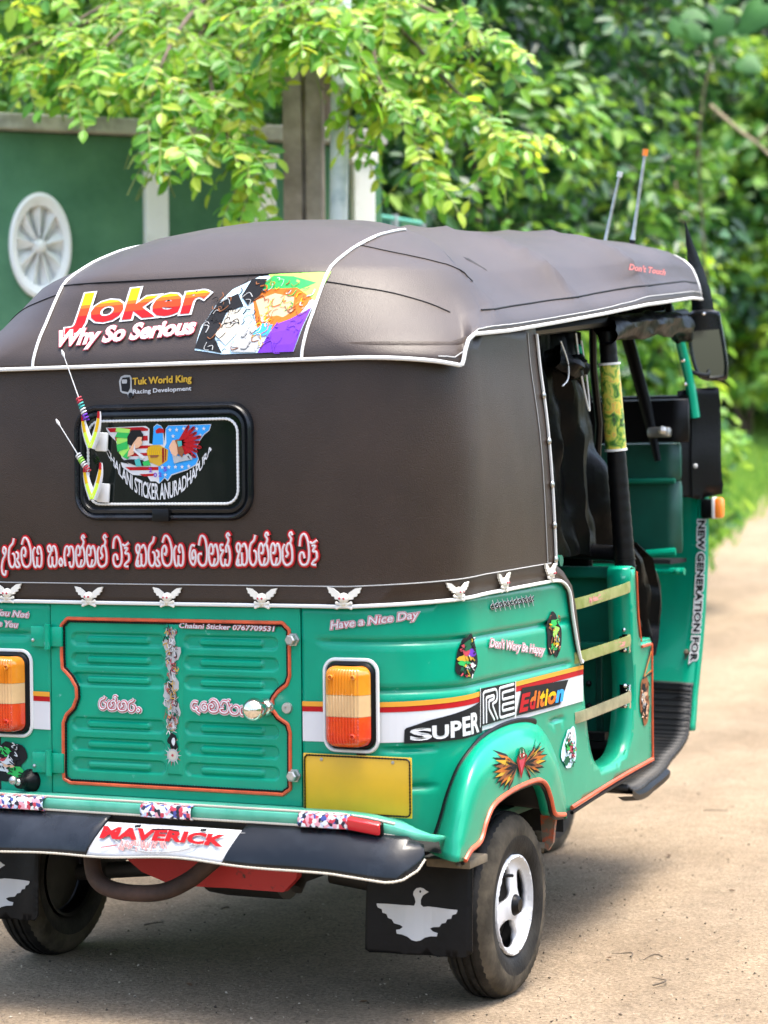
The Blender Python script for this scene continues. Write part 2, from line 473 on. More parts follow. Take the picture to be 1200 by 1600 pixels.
def blob(cx, cz, rx, rz, seed, n=22, amp=.25):
    rn = random.Random(seed); ph = [rn.uniform(0, 6.28) for _ in range(4)]
    o = []
    for i in range(n):
        t = 2*PI*i/n; k = 1+amp*(.5*math.sin(2*t+ph[0])+.35*math.sin(3*t+ph[1])+.3*math.sin(5*t+ph[2])+.2*math.sin(8*t+ph[3]))
        o.append((cx+rx*k*math.cos(t), cz+rz*k*math.sin(t)))
    return o
def abstract(mapf, cx, cz, w, h, inks, seed, base='p_blk', n=7):
    """plain splash of colours, no figure"""
    d = Decal(mapf, .0020, .00022); rn = random.Random(seed)
    d.poly(blob(cx, cz, w/2, h/2, seed, 30, .22), base, 0, .012)
    for i in range(n):
        a = rn.uniform(-.55, .55); b = -.62+1.24*(i+.5)/n
        d.poly(blob(cx+a*w/2*.8, cz+b*h/2, w*rn.uniform(.16, .30), h*rn.uniform(.07, .12), seed+i*3+1, 16, .4), inks[i % len(inks)], 1+i)
    for i in range(n*5):
        x = cx+rn.uniform(-.34, .34)*w; z = cz+rn.uniform(-.42, .42)*h
        d.line([(x, z), (x+rn.uniform(-.12, .12)*w, z+rn.uniform(-.06, .06)*h), (x+rn.uniform(-.12, .12)*w, z+rn.uniform(-.1, .1)*h)], rn.uniform(.0014, .0034), inks[(i+2) % len(inks)] if i % 2 else 'p_blk', n+2, smooth=4)
    return d

# ================================================================ SETTING
def terr(x, y):
    """road climbs gently beyond the vehicle"""
    d = (Vector((x, y, 0))-Vector((CAM.x, CAM.y, 0))).dot(Vector((fw.x, fw.y, 0)).normalized())
    t = max(0, d-9.5); t2 = min(t, 34); z = .08*(t2-3*(1-math.exp(-t2/3)))
    if d > 11:      # grassy bank on the left side of the road
        off = (x-CAM.x)*rt.x+(y-CAM.y)*rt.y; z += min(1.1, .24*max(0, road_left(d)-off-.05))*min(1, (d-11)/4)
    return z
def road_left(d):
    return interp(d, [-5, 7.0, 8.3, 9.5, 12, 16, 20, 25, 31, 40, 50], [-6, -4, -2.3, -.9, .4, 1.85, 2.94, 4.24, 5.9, 8.6, 12])
def camxy(d, px):
    """ground position at depth d along the view axis and sideways by px/f (used only to lay out the far landscape)"""
    k = (px-600)/F_PX
    return CAM.x+d*(fw.x+rt.x*k), CAM.y+d*(fw.y+rt.y*k)

def ground_mat():
    m = bpy.data.materials.new('packed_sand_road'); m.use_nodes = True; nt = m.node_tree; b = nt.nodes['Principled BSDF']
    L = nt.links.new; N = nt.nodes.new
    tc = N('ShaderNodeTexCoord')
    n1 = N('ShaderNodeTexNoise'); n1.inputs['Scale'].default_value = 1.6; n1.inputs['Detail'].default_value = 8; n1.inputs['Roughness'].default_value = .65
    n2 = N('ShaderNodeTexNoise'); n2.inputs['Scale'].default_value = 95; n2.inputs['Detail'].default_value = 4; n2.inputs['Roughness'].default_value = .8
    n3 = N('ShaderNodeTexNoise'); n3.inputs['Scale'].default_value = 14; n3.inputs['Detail'].default_value = 6; n3.inputs['Roughness'].default_value = .7
    for n in (n1, n2, n3): L(tc.outputs['Object'], n.inputs['Vector'])
    r1 = N('ShaderNodeValToRGB'); r1.color_ramp.elements[0].position = .32; r1.color_ramp.elements[0].color = (.275, .210, .140, 1); r1.color_ramp.elements[1].position = .68; r1.color_ramp.elements[1].color = (.37, .295, .208, 1)
    r2 = N('ShaderNodeValToRGB'); r2.color_ramp.elements[0].position = .30; r2.color_ramp.elements[0].color = (.25, .23, .20, 1); r2.color_ramp.elements[1].position = .62; r2.color_ramp.elements[1].color = (1.12, 1.1, 1.08, 1)
    r3 = N('ShaderNodeValToRGB'); r3.color_ramp.elements[0].position = .3; r3.color_ramp.elements[0].color = (.74, .72, .70, 1); r3.color_ramp.elements[1].position = .6; r3.color_ramp.elements[1].color = (1, 1, 1, 1)
    L(n1.outputs['Fac'], r1.inputs[0]); L(n2.outputs['Fac'], r2.inputs[0]); L(n3.outputs['Fac'], r3.inputs[0])
    m1 = N('ShaderNodeMix'); m1.data_type = 'RGBA'; m1.blend_type = 'MULTIPLY'; m1.inputs[0].default_value = .8
    m2 = N('ShaderNodeMix'); m2.data_type = 'RGBA'; m2.blend_type = 'MULTIPLY'; m2.inputs[0].default_value = .8
    L(r1.outputs[0], m1.inputs[6]); L(r2.outputs[0], m1.inputs[7]); L(m1.outputs[2], m2.inputs[6]); L(r3.outputs[0], m2.inputs[7])
    mp_ = N('ShaderNodeMapping'); mp_.inputs['Rotation'].default_value = (0, 0, .25); mp_.inputs['Scale'].default_value = (1.7, .22, 1); L(tc.outputs['Object'], mp_.inputs[0])
    n4 = N('ShaderNodeTexNoise'); n4.inputs['Scale'].default_value = 1.3; n4.inputs['Detail'].default_value = 4; L(mp_.outputs[0], n4.inputs['Vector'])
    r4 = N('ShaderNodeValToRGB'); r4.color_ramp.elements[0].position = .36; r4.color_ramp.elements[0].color = (.86, .855, .85, 1); r4.color_ramp.elements[1].position = .62; r4.color_ramp.elements[1].color = (1.06, 1.05, 1.03, 1); L(n4.outputs['Fac'], r4.inputs[0])
    m4 = N('ShaderNodeMix'); m4.data_type = 'RGBA'; m4.blend_type = 'MULTIPLY'; m4.inputs[0].default_value = 1; L(m2.outputs[2], m4.inputs[6]); L(r4.outputs[0], m4.inputs[7])
    L(m4.outputs[2], b.inputs['Base Color']); b.inputs['Roughness'].default_value = .9; b.inputs['Specular IOR Level'].default_value = .25
    bp = N('ShaderNodeBump'); bp.inputs['Strength'].default_value = 1; bp.inputs['Distance'].default_value = .010
    ad = N('ShaderNodeMath'); ad.operation = 'ADD'; L(n2.outputs['Fac'], ad.inputs[0]); L(n3.outputs['Fac'], ad.inputs[1]); L(ad.outputs[0], bp.inputs['Height']); L(bp.outputs[0], b.inputs['Normal'])
    return m
M['soil'] = mat('leafy_soil', (.035, .05, .015), .95, nscale=1.2, col2=(.09, .10, .04), thresh=(.3, .7), bump=.6, bscale=20, bdist=.02)
M['road'] = ground_mat()
# ground: one large sheet; the sandy road lies on it as a second sheet a few mm higher
def ground():
    mb = MB(); rows = []
    ds = list(np.linspace(-6, 10, 17))+list(np.linspace(10.5, 46, 90))+[60, 90, 150, 300]
    for d in ds:
        row = []
        for px in np.linspace(-1, 1, 161):
            w = 14+max(0, d)*1.1; k = px*w
            x = CAM.x+d*fw.x+rt.x*k; y = CAM.y+d*fw.y+rt.y*k
            row.append((x, y, terr(x, y)-.006-(.10 if 9 < d < 46 and px*w > road_left(d)-.25 else 0)))
        rows.append(row)
    mb.grid(rows, flip=True)
    o = mb.build('ground', M['soil']); o['kind'] = 'structure'
    # road: left edge / right edge given by depth
    mb = MB(); rows = []
    for d in np.linspace(-5, 46, 120):
        # left edge (metres sideways of the view axis): runs along the wall, then past the bushes
        l = road_left(d)
        l += .05*math.sin(d*2.1)+.04*math.sin(d*5.3+1)
        r = interp(d, [-5, 0, 8, 12, 20, 46], [.9, 2.2, 5.0, 6.2, 8.5, 19])
        row = []
        for i in range(41):
            k = l+(r-l)*i/40; x = CAM.x+d*fw.x+rt.x*k; y = CAM.y+d*fw.y+rt.y*k
            row.append((x, y, terr(x, y)+.012*noise.noise(Vector((x*.9, y*.9, 0)))*(1 if d > 8 else 0)+.002))
        rows.append(row)
    mb.grid(rows, flip=True)
    o = mb.build('road', M['road']); o['kind'] = 'structure'
ground()

# ---- foliage machinery
def leaves_mesh(name, m, pos, nrm, size, rng, parent=None, asp=.45, droop=.25, fold=.25, kind=None, label=None):
    """n leaves, each a folded pointed blade of 4 triangles"""
    n = len(pos); pos = np.asarray(pos); nrm = np.asarray(nrm)
    nrm = nrm/np.maximum(1e-6, np.linalg.norm(nrm, axis=1, keepdims=True))
    t = rng.normal(size=(n, 3)); t[:, 2] -= droop*2; t -= nrm*(t*nrm).sum(1, keepdims=True); t /= np.maximum(1e-6, np.linalg.norm(t, axis=1, keepdims=True))
    b = np.cross(nrm, t); L = (size*(rng.uniform(.6, 1.25, n)))[:, None]
    W = L*asp*.5
    V = np.empty((n, 6, 3))
    V[:, 0] = pos; V[:, 1] = pos+t*L*.33+b*W+nrm*W*fold; V[:, 2] = pos+t*L*.68+b*W*.8+nrm*W*fold-nrm*L*.04
    V[:, 3] = pos+t*L-nrm*L*.16; V[:, 4] = pos+t*L*.68-b*W*.8+nrm*W*fold-nrm*L*.04; V[:, 5] = pos+t*L*.33-b*W+nrm*W*fold
    base = np.arange(n)[:, None]*6
    Fq = np.stack([base+[0, 1, 2, 3], base+[0, 3, 4, 5]], 1).reshape(-1, 4)
    me = bpy.data.meshes.new(name); me.vertices.add(n*6); me.vertices.foreach_set('co', V.reshape(-1))
    nf = len(Fq); me.loops.add(nf*4); me.loops.foreach_set('vertex_index', Fq.reshape(-1).astype(np.int32))
    me.polygons.add(nf); me.polygons.foreach_set('loop_start', np.arange(nf, dtype=np.int32)*4)
    me.update(calc_edges=True); me.validate(); me.materials.append(m)
    o = bpy.data.objects.new(name, me); COL.objects.link(o)
    if parent is not None: o.parent = parent
    if kind: o['kind'] = kind
    if label: o['label'] = label
    return o
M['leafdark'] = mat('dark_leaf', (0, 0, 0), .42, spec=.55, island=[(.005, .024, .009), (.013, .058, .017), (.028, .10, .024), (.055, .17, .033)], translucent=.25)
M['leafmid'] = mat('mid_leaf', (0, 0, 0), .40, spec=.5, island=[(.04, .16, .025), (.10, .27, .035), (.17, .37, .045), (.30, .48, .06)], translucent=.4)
M['leafyel'] = mat('yellow_green_leaf', (0, 0, 0), .45, spec=.4, island=[(.10, .26, .02), (.20, .42, .03), (.32, .52, .04), (.42, .55, .05)], translucent=.5)
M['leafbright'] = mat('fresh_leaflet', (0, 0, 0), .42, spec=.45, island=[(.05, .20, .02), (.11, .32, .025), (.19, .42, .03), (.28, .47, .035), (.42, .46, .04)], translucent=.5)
M['bark'] = mat('brown_bark', (.10, .075, .05), .9, nscale=8, namt=.5, bump=.7, bscale=25, bdist=.01)
M['grassm'] = mat('grass_blade', (0, 0, 0), .5, island=[(.08, .22, .03), (.16, .36, .04), (.26, .46, .06), (.34, .5, .08)], translucent=.4)

def bush(name, label, cat, base, rx, ry, h, nclump, per, size, mats, seed, asp=.45, group=None, zmin=.2, stems=4):
    rng = np.random.default_rng(seed); root = thing(name, label, cat, base, group)
    bx, by, bz = 0, 0, 0
    C = []
    for i in range(nclump):
        a = rng.uniform(0, 2*PI); z = rng.uniform(zmin, 1)**.8; k = math.sqrt(max(.05, 1-(z*2-1.1)**2*.55)) if z > .55 else 1
        r = math.sqrt(rng.uniform(.25, 1))
        C.append((math.cos(a)*rx*r*k, math.sin(a)*ry*r*k, z*h, rng.uniform(.55, 1.2)))
    groups = {}
    for i, (x, y, z, s) in enumerate(C):
        cr = .42*s*max(.5, min(1.3, h/3))
        d = rng.normal(size=(per, 3)); d /= np.linalg.norm(d, axis=1, keepdims=True)
        r = cr*rng.uniform(.45, 1.05, per)[:, None]**.6
        P = d*r*[1, 1, .7]+[x, y, z]; Nn = d+[0, 0, .9]+rng.normal(scale=.45, size=(per, 3))
        mk_ = mats[int(rng.integers(len(mats)))]
        g = groups.setdefault(mk_, [[], []]); g[0].append(P); g[1].append(Nn)
    for k, (P, Nn) in groups.items():
        leaves_mesh('foliage', M[k], np.concatenate(P), np.concatenate(Nn), size, rng, root, asp, kind='stuff')
    mb = MB()
    for i in range(stems):
        c = C[i]; p = [(rng.uniform(-.2, .2)*rx, rng.uniform(-.2, .2)*ry, 0)]
        for t in (.35, .7, 1): p.append((p[0][0]*(1-t)+c[0]*t+rng.normal()*.08, p[0][1]*(1-t)+c[1]*t, c[2]*t))
        mb.tube(spline(p, 5), [.05*(1-.75*j/15) for j in range(16)], 7)
    mb.build('stem', M['bark'], root)
    return root

# ---- boundary wall along the left of the road
WA = Vector((-2.37, 2.87, 0)); WU = Vector((.714, .70, 0)).normalized(); WN = Vector((WU.y, -WU.x, 0))   # WN faces the road
def wallp(t, n, z): return WA+WU*t+WN*n+Vector((0, 0, z))
M['wallpaint'] = mat('green_wall_paint', (.034, .130, .060), .7, nscale=2.4, detail=9, col2=(.085, .225, .115), thresh=(.36, .66), bump=.25, bscale=30)
M['coping'] = mat('weathered_cement', (.42, .42, .38), .85, nscale=9, col2=(.16, .16, .13), thresh=(.45, .72), bump=.5, bscale=40)
M['whitewash'] = mat('whitewashed_cement', (.80, .80, .77), .8, nscale=7, col2=(.50, .49, .42), thresh=(.55, .85), bump=.4, bscale=40)
M['polecem'] = mat('weathered_pole_concrete', (.34, .28, .22), .9, nscale=7, col2=(.16, .125, .09), thresh=(.35, .68), bump=.7, bscale=28, bdist=.006)
M['pipe'] = mat('pale_blue_pipe', (.58, .62, .63), .5, nscale=11, col2=(.30, .38, .42), thresh=(.5, .75))
def wallmat_rot(): return Matrix.Rotation(math.atan2(WU.y, WU.x), 3, 'Z')
wall = thing('boundary_wall', 'green painted boundary wall with cement coping behind the three wheeler', 'wall', tuple(WA))
def wl(v): return Vector(v)-WA
def wbox(mb, t0, t1, n0, n1, z0, z1, bev=0):
    mb.box(wl(wallp((t0+t1)/2, (n0+n1)/2, (z0+z1)/2)), (t1-t0, n1-n0, z1-z0), wallmat_rot(), bev)
OV_T, OV_Z, OV_A, OV_B = .145, 2.045, .118, .20     # oval vent
def wall_build():
    # face sheet with an oval opening, and a back sheet
    L = [(-4.2, -.3), (1.52, -.3), (1.52, 2.47), (-4.2, 2.47)]
    hole = [(OV_T+OV_A*.93*math.cos(2*PI*i/40), OV_Z+OV_B*.93*math.sin(2*PI*i/40)) for i in range(40)]
    P, T = tri_region([L, hole], None)
    V = [wl(wallp(a, 0, b)) for a, b in P]+[wl(wallp(a, -.14, b)) for a, b in P]; n = len(P)
    Fc = list(T)+[tuple(n+i for i in t[::-1]) for t in T]
    def rim(loop):
        o = len(V); k = len(loop)
        for a, b in loop: V.append(wl(wallp(a, 0, b))); V.append(wl(wallp(a, -.14, b)))
        for i in range(k): j = (i+1) % k; Fc.append((o+2*i, o+2*i+1, o+2*j+1, o+2*j))
    rim(L[::-1]); rim(hole)
    mk('plastered_face', V, Fc, M['wallpaint'], wall, False)
    mb = MB(); wbox(mb, -4.2, 1.53, -.19, .05, 2.475, 2.535, .006); mb.build('coping', M['coping'], wall, False)
    for i, t in enumerate((.59, 1.02, 1.43)):
        mb = MB(); wbox(mb, t-.045, t+.045, .002, .055, -.02, 2.40, .006); wbox(mb, t-.055, t+.055, .002, .065, 2.40, 2.44, .004)
        mb.build('pilaster', M['whitewash'], wall, False)
    # oval vent
    mb = MB(); N = 48
    for (r0, r1, n0, n1) in ((.76, 1.0, -.05, .022),):
        V = []
        for i in range(N):
            c, s_ = math.cos(2*PI*i/N), math.sin(2*PI*i/N)
            for (r, n_) in ((r1, -.06), (r1, n1), ((r0+r1)/2+.04, n1+.008), (r0, n1-.006), (r0, -.06)):
                V.append(wl(wallp(OV_T+OV_A*r*c, n_, OV_Z+OV_B*r*s_)))
        Fc = [(i*5+k, i*5+k+1, ((i+1) % N)*5+k+1, ((i+1) % N)*5+k) for i in range(N) for k in range(4)]
        mb.add(V, Fc)
    vent = mb.build('oval_vent', M['whitewash'], wall)
    mb = MB(); P_, T_ = tri_region([[(math.cos(2*PI*i/40)*.86, math.sin(2*PI*i/40)*.86) for i in range(40)]], None); mb.add([wl(wallp(OV_T+OV_A*a, -.034, OV_Z+OV_B*b)) for a, b in P_], T_); mb.build('back_plate', M['whitewash'], vent, False)
    for k in range(9):
        mb = MB(); a = 2*PI*(k+.25)/9
        def q(r, w, n_): return wl(wallp(OV_T+OV_A*r*math.cos(a+w/r), n_, OV_Z+OV_B*r*math.sin(a+w/r)))
        V = [q(.14, -.05, -.03), q(.14, .05, -.03), q(.80, .235, -.03), q(.80, -.235, -.03), q(.14, 0, .016), q(.80, 0, .012)]
        mb.add(V, [(0, 4, 5, 3), (4, 1, 2, 5), (0, 1, 4), (3, 5, 2)])
        mb.build('spoke', M['whitewash'], vent, False)
    mb = MB(); mb.sphere(wl(wallp(OV_T, -.01, OV_Z)), .03, 14); mb.build('hub', M['whitewash'], vent)
wall_build()

# ---- concrete pole and pale pipe
def pole_build():
    p = thing('utility_pole', 'tall brown weathered concrete pole with a vertical groove beside the wall', 'pole', (-1.24, 3.16, 0))
    def column(dx, hw0, hw1, dep, name):
        V = []; Z = np.linspace(-.2, 7.5, 26); R = Matrix.Rotation(rad(20), 3, 'Z')
        for z in Z:
            k = hw0+(hw1-hw0)*(z/7.5)
            for x, y in ((-k, -dep), (k, -dep), (k, dep), (-k, dep)): V.append(R @ Vector((x+dx, y, 0))+Vector((noise.noise(Vector((z*2, dx*30, 1)))*.003, 0, z)))
        Fc = [(i*4+j, i*4+(j+1) % 4, (i+1)*4+(j+1) % 4, (i+1)*4+j) for i in range(len(Z)-1) for j in range(4)]+[tuple(range(len(Z)*4-4, len(Z)*4))]
        mk(name, V, Fc, M['polecem'], p, False)
    column(-.037, .036, .027, .07, 'flange'); column(.041, .030, .022, .066, 'flange'); column(.003, .012, .008, .045, 'web')
    for z in (4.2, 5.4, 6.6):
        mb = MB(); mb.box((0, 0, z), (.20, .17, .03)); mb.build('band', M['steel'], p, False)
    q = thing('conduit_pipe', 'thin pale blue and white pipe standing right beside the brown concrete pole', 'pipe', (-1.09, 3.12, 0))
    mb = MB(); mb.tube([(.0, 0, -.1), (.003, 0, 2.0), (.03, .0, 3.0), (.05, 0, 4.6)], .034, 14); mb.build('tube', M['pipe'], q)
    for z in (1.2, 2.55, 3.6):
        mb = MB(); mb.tube([(.01*z-.005, 0, z), (.01*z-.005, 0, z+.025)], .038, 14); mb.build('clip', M['steel'], q)
pole_build()

def P3(px, py, d): return CAM+(fw+rt2*((px-600)/F_PX)+up2*((800-py)/F_PX))*d

# ---- small mesh fence in the shade between wall and bushes
def fence_build():
    a = P3(572, 345, 10.2); b = P3(660, 345, 10.6)
    f = thing('mesh_fence', 'low pale green metal fence in the shade at the end of the wall', 'fence', (a.x, a.y, 0))
    A = Vector((0, 0, 0)); B = Vector((b.x-a.x, b.y-a.y, 0)); h = a.z+.03
    for t in (0, .5, 1):
        mb = MB(); c = A.lerp(B, t); mb.tube([c, c+Vector((0, 0, h+.02))], .016, 8); mb.build('post', M['steel'], f)
    for z in (h, h-.5, h-1.2):
        mb = MB(); mb.tube([A+Vector((0, 0, z)), B+Vector((0, 0, z))], .011, 8); mb.build('rail', M['paint_pale'], f)
    for k in range(14):
        mb = MB(); c = A.lerp(B, (k+.5)/14); mb.tube([c+Vector((0, .014, .1)), c+Vector((0, .014, h))], .004, 5); mb.build('bar', M['paint_pale'], f)
fence_build()

# ---- bushes and trees beyond the road
def at(d, px):
    x, y = camxy(d, px); return (x, y, terr(x, y)-.05)
D, Mi, Y_ = 'leafdark', 'leafmid', 'leafyel'
GB = 'bushes and trees on the bank beyond the road'
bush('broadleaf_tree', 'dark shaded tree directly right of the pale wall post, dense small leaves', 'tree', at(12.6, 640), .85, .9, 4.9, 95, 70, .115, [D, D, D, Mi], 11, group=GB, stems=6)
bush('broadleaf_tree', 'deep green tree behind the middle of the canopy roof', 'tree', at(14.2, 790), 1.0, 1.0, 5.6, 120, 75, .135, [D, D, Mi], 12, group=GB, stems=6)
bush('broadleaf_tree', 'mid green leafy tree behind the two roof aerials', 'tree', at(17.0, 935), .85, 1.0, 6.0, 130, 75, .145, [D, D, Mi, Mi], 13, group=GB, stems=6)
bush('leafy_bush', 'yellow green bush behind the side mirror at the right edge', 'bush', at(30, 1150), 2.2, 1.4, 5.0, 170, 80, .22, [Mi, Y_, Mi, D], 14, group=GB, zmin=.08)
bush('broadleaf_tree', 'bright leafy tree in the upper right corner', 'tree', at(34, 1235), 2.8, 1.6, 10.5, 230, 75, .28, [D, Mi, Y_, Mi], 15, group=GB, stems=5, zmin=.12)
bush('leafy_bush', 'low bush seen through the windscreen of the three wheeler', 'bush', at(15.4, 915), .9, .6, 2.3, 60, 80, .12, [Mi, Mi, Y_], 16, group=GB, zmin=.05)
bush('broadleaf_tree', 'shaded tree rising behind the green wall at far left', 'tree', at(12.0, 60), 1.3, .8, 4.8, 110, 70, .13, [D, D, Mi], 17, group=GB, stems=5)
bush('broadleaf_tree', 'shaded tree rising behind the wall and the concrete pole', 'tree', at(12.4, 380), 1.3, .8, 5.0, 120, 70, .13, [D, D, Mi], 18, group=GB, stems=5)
# unseen trees added behind the camera for reflections in mirror, pane and paint
def plant_copy(src, loc, rz, label):
    c = src.copy(); COL.objects.link(c); c.location = loc; c.rotation_euler = (0, 0, rz); c['label'] = label
    for ch in src.children: k = ch.copy(); COL.objects.link(k); k.parent = c
src = [o for o in bpy.data.objects if o.name == 'broadleaf_tree.002'][0]
for i, (x, y) in enumerate(((12.5, -16), (8.5, -20), (3, -21), (-3, -20), (-9, -17), (16, -10), (17, -3.5))):
    plant_copy(src, (x, y, -.1), i*1.3, 'unseen leafy tree added behind the camera for reflections, '+['far right', 'right of the middle', 'in the middle', 'left of the middle', 'far left', 'on the verge to the right', 'opposite the door side'][i])
hb = [o for o in bpy.data.objects if o.name == 'leafy_bush.001'][0]
for i in range(9):  # unseen hedge, added to darken what the side paint reflects
    c = hb.copy(); COL.objects.link(c); c.location = (7.4+.3*math.sin(i*2.3), -6+i*1.75, -.1); c.rotation_euler = (0, 0, i*1.1); c.scale = (1.2, 1.2, .95)
    c['label'] = 'unseen hedge bush added on the door side to darken reflections, '+['nearest the photographer', 'second', 'third', 'fourth', 'fifth, level with the door', 'sixth', 'seventh', 'eighth', 'farthest up the lane'][i]+' in the row'; c['group'] = 'unseen hedge added along the door side'
    for ch in hb.children: k = ch.copy(); COL.objects.link(k); k.parent = c
# farther wood on the bank closes the view
def far_wood():
    rng = np.random.default_rng(5); C = []
    for i in range(620):
        d = rng.uniform(29, 36); px = rng.uniform(-500, 1900); x, y = camxy(d, px); z = rng.uniform(.2, 8.5)
        if 1250 < px < 2300 and z < .6: continue
        C.append((x, y, terr(x, y)+z))
    per = 75; P = []; Nn = []
    for c in C:
        d = rng.normal(size=(per, 3)); d /= np.linalg.norm(d, axis=1, keepdims=True)
        P.append(np.array(c)+d*rng.uniform(.4, 1.05, per)[:, None]*1.0); Nn.append(d+[0, 0, .8]+rng.normal(scale=.4, size=(per, 3)))
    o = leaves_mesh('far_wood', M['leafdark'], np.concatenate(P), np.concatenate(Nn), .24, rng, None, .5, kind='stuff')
    o['label'] = 'dense dark wood closing the view behind the nearer bushes'; o['category'] = 'wood'
    # leafy bank behind it
    mb = MB(); rows = []
    for j in range(16):
        row = []
        for i in range(60):
            px = -1400+i*70; x, y = camxy(37+j*.35, px)
            row.append((x, y, terr(x, y)+j*.75-.3+.5*noise.noise(Vector((x*.5, y*.5, j*.6)))))
        rows.append(row)
    mb.grid(rows, flip=True); o = mb.build('overgrown_bank', M['bankm']); o['kind'] = 'structure'
M['bankm'] = mat('overgrown_bank', (.006, .02, .006), .9, nscale=2.5, col2=(.03, .09, .02), thresh=(.35, .65), bump=1, bscale=5, bdist=.2)
far_wood()
def big_leaf_plant():
    p0 = at(15.2, 1085); r = thing('large_leaved_plant', 'plant with big heart shaped leaves hanging in the upper right', 'plant', p0); base = Vector(p0)
    spots = [(1072, 30, .26), (1120, 28, .28), (1165, 95, .17), (1185, 15, .26), (1150, -20, .2)]
    mb = MB(); top = P3(1120, 60, 15.2)-base
    mb.tube(spline([(0, 0, 0), (.1, 0, 1.8), (.05, 0, 3.2), top], 6), .008, 8); mb.build('stem', M['bark'], r)
    for i, (px, py, s) in enumerate(spots):
        c = P3(px, py, 15.6+.1*i)-base; rn = random.Random(i)
        ax = Vector((rn.uniform(-1.1, 1.1), -.2, -.7)).normalized(); nn = Vector((rn.uniform(-.3, .3), -.8, .55)); nn = (nn-ax*nn.dot(ax)).normalized(); sd = ax.cross(nn)
        prof = [(-.35, .22), (-.2, .48), (.05, .56), (.4, .42), (.75, .18)]
        V = [c+ax*s*t*.9 + nn*s*(.05-.1*t*t) for t in (-.18, -.05, .1, .4, .75, 1.0)]
        Lf = [c+ax*s*t+sd*s*w-nn*s*.1 for t, w in prof]; Rf = [c+ax*s*t-sd*s*w-nn*s*.1 for t, w in prof]
        W = V+Lf+Rf; Fc = []
        for k in range(5):
            a, b = k, k+1
            if k < 4: Fc += [(a, b, 6+k+1, 6+k), (b, a, 11+k, 11+k+1)]
            else: Fc += [(a, b, 6+k), (b, a, 11+k)]
        mk('leaf', W, Fc, M['bigleaf'], r)
M['bigleaf'] = mat('big_leaf', (.018, .08, .02), .6, spec=.2, nscale=4, col2=(.05, .16, .035), thresh=(.3, .7))
big_leaf_plant()
def bare_branch(name, label, pts, r0, anchor):
    b = Vector(anchor); r = thing(name, label, 'branch', anchor)
    P = [p-b for p in pts]; S = spline(P, 6); mb = MB(); mb.tube(S, [r0*(1-.6*i/(len(S)-1)) for i in range(len(S))], 8); mb.build('limb', M['palebark'], r)
    for k in (len(S)//3, 2*len(S)//3):
        mb = MB(); q = S[k]; mb.tube([q, q+Vector((.15, 0, .16)), q+Vector((.3, .05, .22))], [r0*.5, r0*.35, r0*.2], 6); mb.build('twig', M['palebark'], r)
M['palebark'] = mat('pale_bark', (.30, .24, .15), .85, nscale=10, namt=.4, bump=.5, bscale=30)
bare_branch('dry_branch', 'pale bare branch slanting across the leaves at the right edge', [P3(1110, 165, 14.5), P3(1150, 200, 14.4), P3(1200, 240, 14.3), P3(1280, 330, 14.2), P3(1330, 520, 14.4), P3(1340, 760, 14.6)], .014, tuple(P3(1340, 760, 14.6)))
bare_branch('dry_branch', 'thin upright bare stem between the right aerial and the mirror', [P3(1050, 260, 15.0), P3(1062, 330, 15), P3(1068, 420, 15), P3(1064, 600, 15), P3(1062, 790, 15)], .007, tuple(P3(1062, 790, 15)))

# ---- grass bank at the right
def grass():
    rng = np.random.default_rng(3); P = []
    while len(P) < 26000:
        d = rng.uniform(14, 34); px = rng.uniform(960, 1330)
        if rng.random() > (20/d): continue
        off = (px-600)/F_PX*d; l = road_left(d)
        if off > l+rng.normal()*.10: continue
        x, y = camxy(d, px); P.append((x, y, terr(x, y)-.01))
    P = np.array(P); n = len(P)
    o = leaves_mesh('grass', M['grassm'], P, rng.normal(size=(n, 3))*[1, 1, .1], .16, rng, None, .16, droop=-1.6, kind='stuff')
    o['label'] = 'bright green grass along the far edge of the sandy road'; o['category'] = 'grass'
grass()

